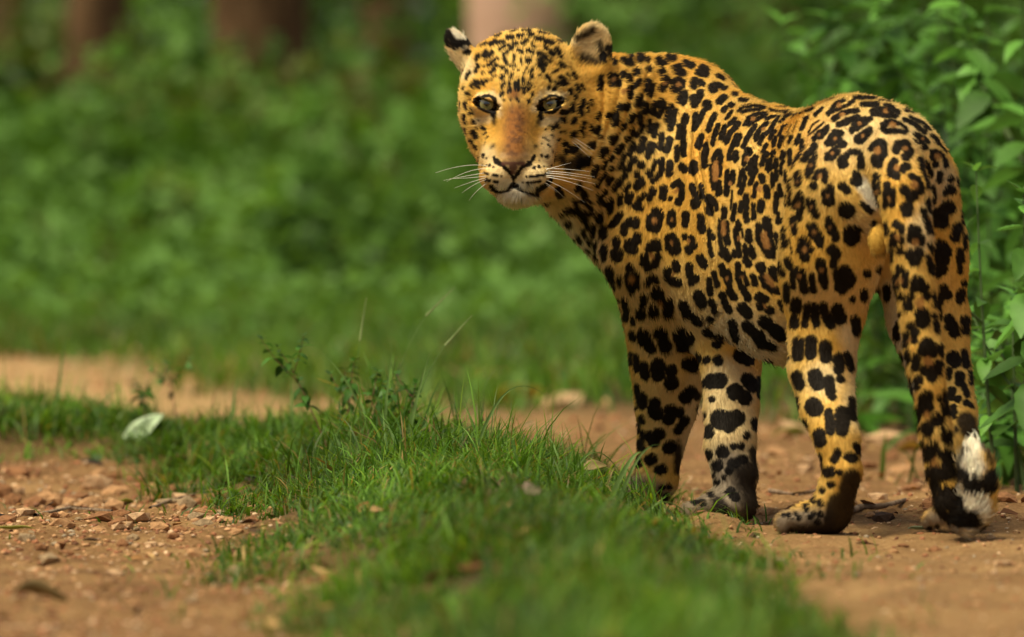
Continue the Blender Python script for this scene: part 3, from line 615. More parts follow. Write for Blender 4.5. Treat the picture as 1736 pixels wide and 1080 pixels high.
geo = node(nt, 'ShaderNodeNewGeometry'); mixn = node(nt, 'ShaderNodeMix', data_type='VECTOR'); mixn.inputs[0].default_value = .42
nt.links.new(a2.outputs['Vector'], mixn.inputs[4]); nt.links.new(geo.outputs['Normal'], mixn.inputs[5])
nrm = node(nt, 'ShaderNodeVectorMath', operation='NORMALIZE'); nt.links.new(mixn.outputs[1], nrm.inputs[0]); nt.links.new(nrm.outputs[0], b.inputs['Normal'])
furo = lp(link('fur', fur(FUR_N), None, m_fur)); furo['kind'] = 'stuff'
# eyes
m_eye, nt, b = mat('eye', .06, .7)
tc = node(nt, 'ShaderNodeTexCoord'); sep = node(nt, 'ShaderNodeSeparateXYZ'); nt.links.new(tc.outputs['Object'], sep.inputs[0])
ln = node(nt, 'ShaderNodeVectorMath', operation='LENGTH'); cmb = node(nt, 'ShaderNodeCombineXYZ')
nt.links.new(sep.outputs[0], cmb.inputs[0]); nt.links.new(sep.outputs[2], cmb.inputs[2]); nt.links.new(cmb.outputs[0], ln.inputs[0])
nz = node(nt, 'ShaderNodeTexNoise', Scale=900.0); nt.links.new(tc.outputs['Object'], nz.inputs['Vector'])
ad = node(nt, 'ShaderNodeMath', operation='MULTIPLY_ADD'); nt.links.new(nz.outputs[0], ad.inputs[0]); ad.inputs[1].default_value = .0012; nt.links.new(ln.outputs['Value'], ad.inputs[2])
sc = node(nt, 'ShaderNodeMath', operation='MULTIPLY'); nt.links.new(ad.outputs[0], sc.inputs[0]); sc.inputs[1].default_value = 60.0
nt.links.new(ramp(nt, sc.outputs[0], [(.24, (.004, .004, .004)), (.29, (.11, .11, .032)), (.45, (.30, .275, .09)), (.60, (.46, .385, .135)), (.68, (.05, .045, .02)), (.76, (.012, .01, .008))]), b.inputs['Base Color'])
b.inputs['Coat Weight'].default_value = 1; b.inputs['Coat Roughness'].default_value = .02
for e in EYES:
    bm = bmesh.new(); bmesh.ops.create_uvsphere(bm, u_segments=32, v_segments=20, radius=.0175)
    me = bpy.data.meshes.new('eye'); bm.to_mesh(me); bm.free()
    for q in me.polygons:
        q.use_smooth = True
    o = link('eye', me, None, m_eye); c = at(e[0], e[1] - .5, e[2] + .0185)
    o.location = Vector(c) - leopard.location; o.parent = leopard
# whiskers and brow hairs
m_wh, nt, b = mat('whisker', .35, .4); b.inputs['Base Color'].default_value = (.85, .80, .66, 1)
def hair_tube(name, pts, r0, r1, mat_, sides=5):
    pts = [np.array(q, float) for q in pts]; Vv, Ff = [], []
    for i, q in enumerate(pts):
        d = _unit(pts[min(i + 1, len(pts) - 1)] - pts[max(i - 1, 0)]); u = _unit(np.cross(d, [.3, .2, .9])); w = np.cross(d, u); r = r0 + (r1 - r0) * i / (len(pts) - 1)
        for s in range(sides):
            an = 2 * math.pi * s / sides; Vv.append(q + r * (u * math.cos(an) + w * math.sin(an)))
    for i in range(len(pts) - 1):
        for s in range(sides):
            Ff.append([i * sides + s, i * sides + (s + 1) % sides, (i + 1) * sides + (s + 1) % sides, (i + 1) * sides + s])
    return link(name, mesh_np(name, Vv, Ff, True), None, mat_)
def bez(a, b, c, n=9):
    a, b, c = map(lambda q: np.array(q, float), (a, b, c)); return [(1 - t) ** 2 * a + 2 * t * (1 - t) * b + t * t * c for t in np.linspace(0, 1, n)]
WH = [((836, 284, .075), (800, 272, .04), (738, 293, .07)), ((834, 288, .072), (805, 280, .04), (757, 308, .08)), ((832, 292, .07), (800, 296, .04), (752, 306, .06)), ((834, 297, .066), (806, 302, .03), (762, 303, .05)),
      ((836, 302, .066), (812, 305, .04), (783, 327, .07)), ((838, 306, .066), (815, 312, .05), (795, 340, .08)), ((836, 299, .066), (812, 303, .04), (770, 319, .06)),
      ((912, 287, .076), (950, 284, .05), (1000, 291, .07)), ((914, 290, .074), (955, 290, .05), (1008, 300, .07)), ((912, 293, .072), (950, 293, .04), (1002, 303, .06)), ((914, 297, .07), (950, 297, .04), (1010, 312, .06)),
      ((912, 299, .07), (950, 300, .04), (1005, 323, .06)), ((910, 301, .07), (945, 308, .05), (992, 344, .09)), ((908, 303, .07), (935, 312, .05), (957, 336, .09)), ((914, 291, .074), (945, 282, .05), (968, 276, .08)), ((910, 304, .07), (930, 315, .06), (945, 327, .09)),
      ((962, 230, .19), (985, 246, .16), (1005, 262, .17)), ((964, 228, .19), (990, 244, .16), (1008, 256, .17)), ((962, 233, .19), (980, 248, .16), (1000, 267, .17))]
for a_, b_, c_ in WH:
    lp(hair_tube('whisker', bez(at(*a_), at(*b_), at(*c_)), .00060 if a_[1] > 250 else .0003, .00012, m_wh))
# ---------------------------------------------------------------- the ground: a dirt track with a grassy crown between its two ruts
rnd = random.Random(7)
RNG = np.random.default_rng(21)
STRIP_PX = [(-700, 720), (0, 742), (120, 748), (300, 766), (450, 784), (560, 794), (700, 800), (830, 812), (960, 832), (1050, 850), (1095, 868), (1150, 896), (1225, 955), (1300, 1020), (1370, 1080), (1460, 1160), (1560, 1300), (600, 1300),
            (600, 1100), (555, 1010), (475, 965), (425, 890), (330, 812), (200, 792), (100, 790), (0, 792), (-700, 810)]
VERGE_PX = [(-2500, 566), (0, 590), (150, 612), (330, 642), (480, 668), (640, 692), (760, 704), (900, 702), (1050, 704), (1200, 704), (1300, 710), (1420, 706), (1560, 715), (1660, 738), (1736, 748), (1900, 790), (3500, 860)]
STRIP = np.array([ground_at(*q)[:2] for q in STRIP_PX])
_vg = np.array([ground_at(*q)[:2] for q in VERGE_PX])
VERGE = np.concatenate([_vg, [[40, 150], [-60, 150]]])
def signed(P, poly):
    """distance to a polygon's edge, positive inside"""
    d = np.full(len(P), 1e9); ins = np.zeros(len(P), bool)
    for a, b in zip(poly, np.roll(poly, -1, 0)):
        u = b - a; q = P - a; t = np.clip(q @ u / (u @ u + 1e-12), 0, 1)
        d = np.minimum(d, ((q - t[:, None] * u) ** 2).sum(1))
        c = (a[1] > P[:, 1]) != (b[1] > P[:, 1])
        ins ^= c & (P[:, 0] < (b[0] - a[0]) * (P[:, 1] - a[1]) / (b[1] - a[1] + 1e-12) + a[0])
    return np.where(ins, 1, -1) * np.sqrt(d)
PAWS = []
for g in ('lf', 'rf', 'lh', 'rh'):
    q = V[(GRP == GROUPS.index(g)) & (V[:, 2] < .07)]; z0 = q[:, 2].min(); PAWS.append((q[:, 0].mean(), q[:, 1].mean(), z0))
MOUND = ground_at(1222, 905)
def gz(P):
    P = np.asarray(P, float)[:, :2]; P3 = np.concatenate([P, np.zeros((len(P), 1))], 1)
    near = np.clip(1.2 - np.abs(P[:, 1]) / 25, .25, 1)
    rub = np.clip(1.4 - np.abs(P[:, 1] - .6) / 1.6, 0, 1) * (np.abs(P[:, 0]) < 2)
    z = fbm3(P3 * 1.3, 3, 31) * .014 + rub * (np.abs(noise3(P3 * 26, 33)) * -.010 + noise3(P3 * 45, 34) * .004) + (fbm3(P3 * 14, 3, 35) * .0042 + fbm3(P3 * 60, 2, 39) * .0017) * near
    s = signed(P, STRIP); v = signed(P, VERGE)
    sm = lambda x, a, b: np.clip((x - a) / (b - a), 0, 1) ** 2 * (3 - 2 * np.clip((x - a) / (b - a), 0, 1))
    z = z + .080 * sm(s, -.10, .30) + .06 * sm(v, -.2, 1.5) + .7 * sm(v, 3, 26)
    z = z + .030 * np.exp(-((P[:, 0] - MOUND[0]) / .05) ** 2 - ((P[:, 1] - MOUND[1]) / .06) ** 2)
    for x, y, z0 in PAWS:
        w = np.exp(-(((P[:, 0] - x) / .075) ** 2 + ((P[:, 1] - y) / .10) ** 2) ** 2); z = z * (1 - w) + (z0 + .0035) * w
    return z
def graded(lo, hi, step, far_lo, far_hi, g):
    a = list(np.arange(lo, hi, step)); s = step
    while a[-1] < far_hi:
        s *= g; a.append(a[-1] + s)
    s = step
    while a[0] > far_lo:
        s *= g; a.insert(0, a[0] - s)
    return np.array(a)
gx = graded(-1.15, 1.2, .0115, -160, 160, 1.10); gy = graded(-3.6, 2.4, .014, -40, 320, 1.028)
GX, GY = np.meshgrid(gx, gy); GP = np.stack([GX.ravel(), GY.ravel()], 1)
GZ = gz(GP); nx, ny = len(gx), len(gy)
i0 = (np.arange(ny - 1)[:, None] * nx + np.arange(nx - 1)).ravel()
gme = mesh_np('ground', np.concatenate([GP, GZ[:, None]], 1), np.stack([i0, i0 + 1, i0 + nx + 1, i0 + nx], 1), True)
gs = np.clip(np.maximum(signed(GP, STRIP) / .25 + .35, signed(GP, VERGE) / .9 + .4), 0, 1)
a = gme.attributes.new('sod', 'FLOAT', 'POINT'); a.data.foreach_set('value', gs.astype(np.float32))
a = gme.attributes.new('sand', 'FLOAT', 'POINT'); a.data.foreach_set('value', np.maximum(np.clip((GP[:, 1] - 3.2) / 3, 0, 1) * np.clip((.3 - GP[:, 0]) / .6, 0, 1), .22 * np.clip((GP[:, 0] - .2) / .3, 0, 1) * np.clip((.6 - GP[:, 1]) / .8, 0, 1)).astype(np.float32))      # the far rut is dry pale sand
m_g, nt, b = mat('dirt', .95, .1)
tc = node(nt, 'ShaderNodeTexCoord'); sod = node(nt, 'ShaderNodeAttribute', attribute_name='sod')
def nz(nt, sc, det=4, rough=.6, src=None):
    n = node(nt, 'ShaderNodeTexNoise', Scale=sc, Detail=det, Roughness=rough); nt.links.new((src or tc).outputs['Object'], n.inputs['Vector']); return n.outputs[0]
c1 = ramp(nt, nz(nt, 5, 8, .62), [(.30, (.105, .050, .019)), (.48, (.225, .120, .044)), (.66, (.39, .235, .092))])
c2 = ramp(nt, nz(nt, 120, 4, .7), [(.34, (.060, .028, .012)), (.50, (.23, .12, .048)), (.68, (.46, .29, .14))])
mx = node(nt, 'ShaderNodeMix', data_type='RGBA'); mx.inputs[0].default_value = .38; nt.links.new(c1, mx.inputs[6]); nt.links.new(c2, mx.inputs[7])
c3 = ramp(nt, nz(nt, 30, 4), [(.35, (.030, .026, .010)), (.65, (.085, .066, .024))])
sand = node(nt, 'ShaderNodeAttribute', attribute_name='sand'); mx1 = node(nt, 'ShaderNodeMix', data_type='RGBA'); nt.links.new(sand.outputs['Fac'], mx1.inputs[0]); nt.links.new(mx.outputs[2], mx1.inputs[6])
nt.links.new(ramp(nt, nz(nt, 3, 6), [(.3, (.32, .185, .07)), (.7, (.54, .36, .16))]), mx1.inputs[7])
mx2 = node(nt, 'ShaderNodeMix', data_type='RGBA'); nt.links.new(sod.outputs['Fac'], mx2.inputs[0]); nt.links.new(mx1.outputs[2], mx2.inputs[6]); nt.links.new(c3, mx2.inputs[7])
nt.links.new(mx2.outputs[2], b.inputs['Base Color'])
bp = node(nt, 'ShaderNodeBump', Strength=.8, Distance=.007); nt.links.new(nz(nt, 160, 6, .7), bp.inputs['Height']); nt.links.new(bp.outputs[0], b.inputs['Normal'])
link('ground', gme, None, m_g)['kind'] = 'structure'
def gp(px, py):
    """the ground point seen at a photo pixel"""
    d = _fw + np.array([(px - CX) / FPX, 0, 0]) - (py - CY) / FPX * _up
    ys = np.arange(-3.2, 22, .03); q = CAM + d * ((ys + CAM_D) / d[1])[:, None]; k = q[:, 2] - gz(q) < 0
    i = int(np.argmax(k)) if k.any() else len(ys) - 1
    return q[i]
# ---------------------------------------------------------------- plant materials
def leaf_mat(name, trans=.35, rough=.5, spec=.3):
    m, nt, b = mat(name, rough, spec); a = node(nt, 'ShaderNodeAttribute', attribute_name='tint'); nt.links.new(a.outputs['Color'], b.inputs['Base Color'])
    tr = node(nt, 'ShaderNodeBsdfTranslucent'); hs = node(nt, 'ShaderNodeMix', data_type='RGBA', blend_type='MULTIPLY'); hs.inputs[0].default_value = 1
    nt.links.new(a.outputs['Color'], hs.inputs[6]); hs.inputs[7].default_value = (1.3, 1.25, .45, 1); nt.links.new(hs.outputs[2], tr.inputs[0])
    ms = node(nt, 'ShaderNodeMixShader'); ms.inputs[0].default_value = trans; nt.links.new(b.outputs[0], ms.inputs[1]); nt.links.new(tr.outputs[0], ms.inputs[2])
    nt.links.new(ms.outputs[0], nt.nodes['Material Output'].inputs[0]); return m
m_leaf = leaf_mat('foliage', .35, .55, .25); m_blade = leaf_mat('grass', .4, .5, .3)
# ---------------------------------------------------------------- grass
def blades(P, H, W, lean, tint, segs=3, az=None):
    """curved tapering blades as one array mesh: roots P, heights H, widths W, lean 0..1"""
    n = len(P); az = RNG.uniform(0, 2 * np.pi, n) if az is None else az; side = az + RNG.uniform(-1, 1, n) + np.pi / 2
    d = np.stack([np.cos(az), np.sin(az), 0 * az], 1); s = np.stack([np.cos(side), np.sin(side), 0 * az], 1)
    Vv = np.empty((n, 2 * segs + 1, 3)); C = np.empty((n, 2 * segs + 1, 3))
    for i in range(segs + 1):
        t = i / segs; bend = lean * t ** 1.7
        c = P + d * (H * bend * .95)[:, None] + np.array([0, 0, 1]) * (H * (t - .45 * lean * t ** 2.4))[:, None]
        w = W * (1 - t) ** .6 * (.75 + .5 * t)
        if i < segs:
            Vv[:, 2 * i] = c - s * w[:, None] / 2; Vv[:, 2 * i + 1] = c + s * w[:, None] / 2
            C[:, 2 * i] = C[:, 2 * i + 1] = tint * (.80 + .3 * t)  # tips lighter than roots: blade highlights painted into the tint
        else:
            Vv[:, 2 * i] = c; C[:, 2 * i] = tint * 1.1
    k = 2 * segs + 1; F = []
    for i in range(segs - 1):
        F += [[2 * i, 2 * i + 1, 2 * i + 3], [2 * i, 2 * i + 3, 2 * i + 2]]
    F.append([2 * segs - 2, 2 * segs - 1, 2 * segs])
    F = (np.arange(n)[:, None, None] * k + np.array(F)).reshape(-1, 3)
    return Vv.reshape(-1, 3), F, C.reshape(-1, 3)
def greens(n, dry=.06, seed=0):
    r = np.random.default_rng(seed + 100); t = r.random((n, 1))
    c = np.array([.030, .085, .008]) * (1 - t) + np.array([.120, .245, .020]) * t
    y = r.random((n, 1)) < .18; c = np.where(y, c * [1.5, 1.1, .9], c)
    dd = r.random((n, 1)) < dry; return np.where(dd, np.array([.30, .20, .07]) * r.uniform(.6, 1.1, (n, 1)), c)
def scatter(poly, n, keep, y0=-3, y1=12):
    """points inside a ground polygon, thinner with distance"""
    lo, hi = np.maximum(poly.min(0), [-3.2, y0]), np.minimum(poly.max(0), [3.2, y1])
    out = []
    while sum(map(len, out)) < n:
        q = RNG.uniform(lo, hi, (n * 3, 2))
        pr = project(np.concatenate([q, np.zeros((len(q), 1))], 1)); q = q[(pr[:, 0] > -260) & (pr[:, 0] < 2000) & (pr[:, 1] < 1330)]
        s = signed(q, poly); out.append(q[RNG.random(len(q)) < keep(s, q)])
    return np.concatenate(out)[:n]
def ground3(q, dz=-.003):
    return np.concatenate([q, gz(q)[:, None] + dz], 1)
def clump(q, sc, seed):
    return fbm3(np.concatenate([q, np.zeros((len(q), 1))], 1) * sc, 2, seed)
# crown of the track: fine grass, then broader creeping blades, then bits of straw
def sward(n, h0, h1, w0, w1, l0, l1, dens, dry, seed, segs=3, name='grass', label='short green grass on the crown of the track', gain=1.0):
    edge = lambda s, q: np.clip((s + .05 + .16 * clump(q, 5, 51)) / .24, 0, 1) ** 1.3 * np.clip(dens + .75 * clump(q, 5, 53 + seed) + .35 * clump(q, 17, 54), .06, 1) * np.clip(1.2 - q[:, 1] / 9, .3, 1)
    q = scatter(STRIP, n, edge, -5, 6)
    tall = np.clip((clump(q, 3.0, 57) + .15) * 1.3, 0, 1) * np.clip(1 - np.abs(q[:, 1] - 1.2) / 2.2, 0, 1)
    H = RNG.uniform(h0, h1, n) * (1 + 1.0 * tall) * (1 + .5 * clump(q, 9, 58)); az = clump(q, 4, 60) * 5 + RNG.normal(0, 1.1, n)
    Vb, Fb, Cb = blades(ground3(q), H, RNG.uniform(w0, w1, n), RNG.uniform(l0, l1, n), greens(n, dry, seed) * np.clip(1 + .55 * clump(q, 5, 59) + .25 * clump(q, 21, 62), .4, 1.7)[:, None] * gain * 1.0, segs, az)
    me = mesh_np(name, Vb, Fb); colour_attr(me, 'tint', np.clip(Cb, .004, 1)); return tag(link(name, me, None, m_blade), label, kind='stuff')
sward(46000, .016, .052, .0014, .0036, .25, 1.4, .38, .06, 1)
sward(9500, .018, .046, .0055, .0130, .55, 1.5, .25, .04, 2, 4, 'creeping_grass', 'broad creeping grass blades on the crown of the track', .9)
sward(6500, .03, .085, .0024, .0052, .15, 1.3, .40, .07, 3, 4, 'tall_grass', 'scattered taller grass on the crown of the track', 1.3)
sward(3600, .012, .055, .0012, .0026, .6, 1.6, .45, 1.0, 4, 3, 'straw', 'dry straw among the grass', 1.0)
def stray(n, seed):
    q = RNG.uniform([-1.4, -4.6], [1.3, 1.6], (n * 9, 2)); s = signed(q, STRIP); q = q[(RNG.random(len(q)) < np.exp(np.minimum(s, 0) / .075) * np.clip(.35 + 1.1 * clump(q, 7, 71), 0, 1)) & (s < .03)][:n]; n = len(q)
    Vb, Fb, Cb = blades(ground3(q), RNG.uniform(.012, .045, n), RNG.uniform(.0016, .0065, n), RNG.uniform(.3, 1.5, n), greens(n, .16, seed), 3)
    me = mesh_np('stray_grass', Vb, Fb); colour_attr(me, 'tint', Cb); tag(link('stray_grass', me, None, m_blade), 'stray blades creeping from the crown onto the dirt', kind='stuff')
stray(5200, 8)
# longer tufts that stand up along the far side of the crown
TUFTS = [(665, 775, 60, .14), (610, 775, 46, .10), (560, 765, 40, .09), (700, 785, 40, .11), (760, 780, 36, .09), (820, 785, 34, .085), (880, 798, 34, .08), (940, 812, 24, .07), (500, 755, 34, .08), (440, 750, 30, .08), (400, 760, 30, .075), (350, 755, 32, .075), (300, 770, 34, .07),
         (230, 745, 26, .08), (160, 735, 24, .10), (100, 730, 24, .11), (50, 735, 20, .09), (380, 800, 26, .06), (330, 812, 22, .06), (290, 810, 22, .07), (530, 800, 30, .06), (620, 820, 30, .06), (720, 830, 30, .07), (850, 830, 28, .07), (985, 840, 22, .07), (1060, 852, 16, .08), (1085, 864, 12, .07), (640, 770, 40, .15)]
for i, (px, py, n, h) in enumerate(TUFTS):
    n = int(n * 1.9); c = gp(px, py); q = c[:2] + RNG.normal(0, 1, (n, 2)) * [.036, .05]
    Vb, Fb, Cb = blades(ground3(q), h * RNG.uniform(.45, 1.15, n), RNG.uniform(.0030, .0078, n), RNG.uniform(.15, 1.15, n), greens(n, .07, 200 + i) * 1.1, 4)
    me = mesh_np('grass_tuft', Vb, Fb); colour_attr(me, 'tint', Cb); g = link('grass_tuft', me, None, m_blade); tag(g, 'taller grass tuft along the crown of the track', kind='stuff')
# the verge beyond
q = scatter(VERGE, 36000, lambda s, q: np.clip((s + .30 + .35 * clump(q, 1.5, 61)) / .4, 0, 1) * np.clip(.6 + .7 * clump(q, 1.2, 63), .1, 1), 1, 22)
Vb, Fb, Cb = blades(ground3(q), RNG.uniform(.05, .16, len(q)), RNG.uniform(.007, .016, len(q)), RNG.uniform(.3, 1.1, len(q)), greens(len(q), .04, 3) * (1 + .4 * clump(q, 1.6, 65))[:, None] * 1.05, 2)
qw = RNG.uniform([-16, 2], [18, 40], (60000, 2)); prj = project(np.concatenate([qw, np.zeros((len(qw), 1))], 1)); sv = signed(qw, VERGE)
qw = qw[(sv > .2) & ((prj[:, 0] < -200) | (prj[:, 0] > 1940) | (qw[:, 1] > 20))]      # the same verge carries on to either side
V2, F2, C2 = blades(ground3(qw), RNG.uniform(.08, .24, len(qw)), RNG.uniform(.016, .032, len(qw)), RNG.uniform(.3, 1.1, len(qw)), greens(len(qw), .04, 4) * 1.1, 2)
Fb = np.concatenate([Fb, F2 + len(Vb)]); Vb = np.concatenate([Vb, V2]); Cb = np.concatenate([Cb, C2])
me = mesh_np('verge_grass', Vb, Fb); colour_attr(me, 'tint', np.clip(Cb, .004, 1)); g = link('verge_grass', me, None, m_blade); tag(g, 'grass on the verge beyond the track', kind='stuff')
# ---------------------------------------------------------------- stones
def rock_mesh(seed, flat=.62):
    r = np.random.default_rng(seed); bm = bmesh.new(); bmesh.ops.create_icosphere(bm, subdivisions=1, radius=.5)
    me = bpy.data.meshes.new('stone'); bm.to_mesh(me); bm.free()
    co = np.array([v.co[:] for v in me.vertices])
    for _ in range(5):                                         # chip flats off
        n = r.normal(0, 1, 3); n /= np.linalg.norm(n); d = r.uniform(.26, .40); k = co @ n; co -= np.maximum(k - d, 0)[:, None] * n
    co *= [r.uniform(.8, 1.2), r.uniform(.75, 1.1), flat * r.uniform(.75, 1.2)]
    co += r.normal(0, .018, co.shape)
    me.vertices.foreach_set('co', co.astype(np.float32).ravel()); me.update(); return me
def stone_mat(name, c):
    m, nt, b = mat(name, .9, .2); tc = node(nt, 'ShaderNodeTexCoord'); n = node(nt, 'ShaderNodeTexNoise', Scale=4.0, Detail=6.0, Roughness=.7); nt.links.new(tc.outputs['Object'], n.inputs['Vector'])
    nt.links.new(ramp(nt, n.outputs[0], [(.3, tuple(x * .5 for x in c)), (.5, c), (.72, tuple(min(1, x * 1.35) for x in c))]), b.inputs['Base Color'])
    bp = node(nt, 'ShaderNodeBump', Strength=.5, Distance=.05); nt.links.new(n.outputs[0], bp.inputs['Height']); nt.links.new(bp.outputs[0], b.inputs['Normal']); return m
STONE = dict(pale=stone_mat('pale_stone', (.60, .38, .20)), red=stone_mat('red_stone', (.29, .135, .055)), tan=stone_mat('tan_stone', (.46, .25, .11)), grey=stone_mat('grey_stone', (.34, .235, .125)), dark=stone_mat('dark_stone', (.10, .055, .03)))
ROCKS = {k: [rock_mesh(i * 7 + j) for j in range(5)] for i, k in enumerate(STONE)}
for k, ms in ROCKS.items():
    for q in ms:
        q.materials.append(STONE[k])
taken = []
def stone(px, py, w_px, kind, label, group=None, name='stone', squash=1.0):
    c = gp(px, py); s = 1.4 * w_px / pxm(c[1]); taken.append((c[0], c[1], s))
    o = bpy.data.objects.new(name, rnd.choice(ROCKS[kind])); COL.objects.link(o)
    o.location = (c[0], c[1], c[2] + s * .10 * squash); o.scale = (s * rnd.uniform(.9, 1.1), s * rnd.uniform(.8, 1.2), s * rnd.uniform(.8, 1.05) * squash); o.rotation_euler = (rnd.uniform(-.25, .25), rnd.uniform(-.25, .25), rnd.uniform(0, 6.3))
    return tag(o, label, 'stone', group)
# those that can be told apart
for px, py, w, k, lab, sq in [
    (165, 828, 46, 'pale', 'large pale tan stone at the upper edge of the gravel by the grass', 1.1), (230, 882, 40, 'pale', 'cream coloured stone beside the greenish leaf in the gravel', .9), (315, 850, 46, 'pale', 'long pale stone under the grass edge near the brown leaves', .7),
    (150, 857, 34, 'tan', 'tan stone just in front of the largest pale stone', .9), (390, 888, 44, 'tan', 'flat tan stone where the gravel meets the grass', .5), (435, 862, 42, 'tan', 'flat tan stone half under the grass blades', .5),
    (195, 978, 34, 'pale', 'single pale stone out on the bare dirt above the curled leaf', .8), (565, 990, 50, 'red', 'reddish angular stone lying in the foreground grass', .7), (35, 808, 52, 'red', 'broad dull red stone beside the grass at the frame edge', .7),
    (345, 892, 32, 'grey', 'small grey stone among the reddish gravel', .7), (250, 850, 30, 'tan', 'brown stone behind the cream coloured stone', .9), (1278, 914, 22, 'dark', 'small dark clod on the dirt in front of the mound', 1.1), (1380, 914, 24, 'tan', 'tan pebble at the toes of the near hind paw', .7),
    (1298, 872, 30, 'tan', 'rounded tan stone behind the far front paw', .9), (1495, 884, 40, 'dark', 'dark brown wedge shaped stone between the two hind paws', 1.0), (1500, 752, 58, 'pale', 'ochre yellow stone behind the hind legs', .8), (1350, 735, 62, 'pale', 'pale blurred stone behind the belly', .7),
    (1370, 800, 40, 'pale', 'pale stone seen just in front of the near hind leg', .8), (1650, 780, 50, 'red', 'reddish stone by the grey stick', .8), (1530, 800, 44, 'tan', 'tan stone behind the tail', .7), (1705, 850, 46, 'red', 'red brown stone below the stick beside the tail tip', .7),
    (825, 655, 90, 'tan', 'big blurred tan rock on the far side of the grassy crown', .8), (950, 690, 80, 'pale', 'blurred buff rock near the yellow leaf beyond the crown', .6), (1320, 770, 40, 'tan', 'tan stone beyond the far front paw', .8), (1715, 800, 30, 'tan', 'small tan stone touching the stick', .8)]:
    stone(px, py, w, k, lab, squash=sq)
def free(c, s):
    return all((c[0] - a) ** 2 + ((c[1] - b) * .35) ** 2 > ((s + t) * .42) ** 2 for a, b, t in taken)
NAMEC = dict(red='reddish', tan='tan', pale='pale', grey='grey', dark='dark')
SIZEC = lambda w: 'larger' if w > 27 else 'small' if w > 16 else 'tiny'
def near_label(kd, px, py, w):
    a = 'out on the smooth dirt near the curled leaf' if py > 965 and px < 260 else 'out on the dirt below the grass slope' if py > 950 else 'near the yellow green leaf' if px < 100 and py > 860 else 'below the broad dull red stone' if px < 100 else 'around the largest pale stone' if px < 210 and py < 860 else \
        'around the cream coloured stone' if px < 300 else 'at the foot of the grass by the long pale stone' if py < 890 else 'where the gravel thins out toward the foreground grass'
    return f'{SIZEC(w)} {NAMEC[kd]} stone {a}'
def back_label(kd, px, py, w):
    a = 'between the front and hind legs' if px < 1340 else 'right behind the near hind leg' if px < 1460 else 'between the hind legs' if px < 1560 else 'behind the hanging tail' if px < 1640 else 'by the grey stick'
    return f'{SIZEC(w)} {NAMEC[kd]} stone {a}' + (', farther back' if py < 775 else ', nearer' if py > 830 else '')
def field_of(n, box, size, kinds, label, group, ok=lambda px, py: True):
    k = 0; tries = 0
    while k < n and tries < n * 40:
        tries += 1; px, py = rnd.uniform(box[0], box[2]), rnd.uniform(box[1], box[3])
        if not ok(px, py):
            continue
        w = size[0] * (size[1] / size[0]) ** (rnd.random() ** 2.0); c = ground_at(px, py)
        if not free(c, w / pxm(c[1])) or any(math.hypot(c[0] - a, c[1] - b_) < .09 for a, b_, _ in PAWS):
            continue
        kd = rnd.choice(kinds); lab = label(kd, px, py, w); stone(px, py, w, kd, lab, group); k += 1
field_of(26, (20, 805, 470, 905), (22, 42), ['pale', 'tan', 'tan', 'red'], near_label, 'gravel stones beside the grass', lambda px, py: py > 806 + max(0, px - 200) * .34 and px < 460)
left_ok = lambda px, py: py > 800 + max(0, px - 200) * .38 and px < 440 + (py - 900) * .75 and rnd.random() < (1.0 if py < 930 else .35)
field_of(170, (0, 790, 560, 1040), (10, 40), ['red', 'red', 'tan', 'tan', 'pale', 'grey'], near_label, 'gravel stones beside the grass', left_ok)
field_of(80, (1290, 715, 1736, 880), (10, 44), ['tan', 'red', 'pale', 'tan'], back_label, 'rubble stones behind the leopard', lambda px, py: py > 725 + (px - 1290) * .09)
field_of(26, (1280, 915, 1736, 1070), (9, 20), ['tan', 'red'], lambda kd, px, py, w: NAMEC[kd] + ' pebble on the bare dirt ' + ('below the near hind paw' if px < 1440 else 'below the hind paws' if px < 1570 else 'below the tail tip') + (', near the bottom edge' if py > 1000 else ''), 'pebbles on the bare dirt')
field_of(34, (1290, 860, 1736, 965), (9, 24), ['tan', 'red', 'tan', 'pale'], lambda kd, px, py, w: f'{SIZEC(w)} {NAMEC[kd]} stone on the dirt ' + ('between the mound and the near hind paw' if px < 1340 else 'just below the near hind paw' if px < 1450 else 'between the two hind paws' if px < 1570 else 'around the tail tip'), 'stones about the hind paws')
# finer gravel, too small to count
def gravel(n, box, s0, s1, ok, seed):
    r = np.random.default_rng(seed); base = [np.array([v.co[:] for v in q.vertices]) for q in ROCKS['tan']]; fc = np.array([p.vertices[:] for p in ROCKS['tan'][0].polygons])
    out, cols = [], []
    px = r.uniform(box[0], box[2], n * 4); py = r.uniform(box[1], box[3], n * 4); k = [i for i in range(n * 4) if ok(px[i], py[i])][:n]
    P = np.array([ground_at(px[i], py[i]) for i in k]); P[:, 2] = gz(P); m = len(P)
    S = s0 * (s1 / s0) ** (r.random(m) ** 1.8) / FPX * (CAM_D + P[:, 1]); an = r.uniform(0, 6.3, m)
    B = np.array(base)[r.integers(0, 5, m)] * (S[:, None] * r.uniform(.7, 1.2, (m, 3)))[:, None, :]
    ca, sa = np.cos(an)[:, None], np.sin(an)[:, None]
    Vv = np.stack([B[..., 0] * ca - B[..., 1] * sa, B[..., 0] * sa + B[..., 1] * ca, B[..., 2]], -1) + (P + [0, 0, 1] * (S * .1)[:, None])[:, None]
    pal = np.array([(.36, .15, .07), (.50, .28, .13), (.62, .42, .24), (.22, .10, .05), (.36, .28, .18)])
    C = pal[r.choice(5, m, p=[.32, .3, .14, .16, .08])] * r.uniform(.7, 1.2, (m, 1))
    F_ = (np.arange(m)[:, None, None] * B.shape[1] + fc).reshape(-1, 3)
    me = mesh_np('gravel', Vv.reshape(-1, 3), F_); colour_attr(me, 'tint', np.repeat(np.clip(C, 0, 1), B.shape[1], 0))
    return tag(link('gravel', me, None, m_gravel), kind='stuff')
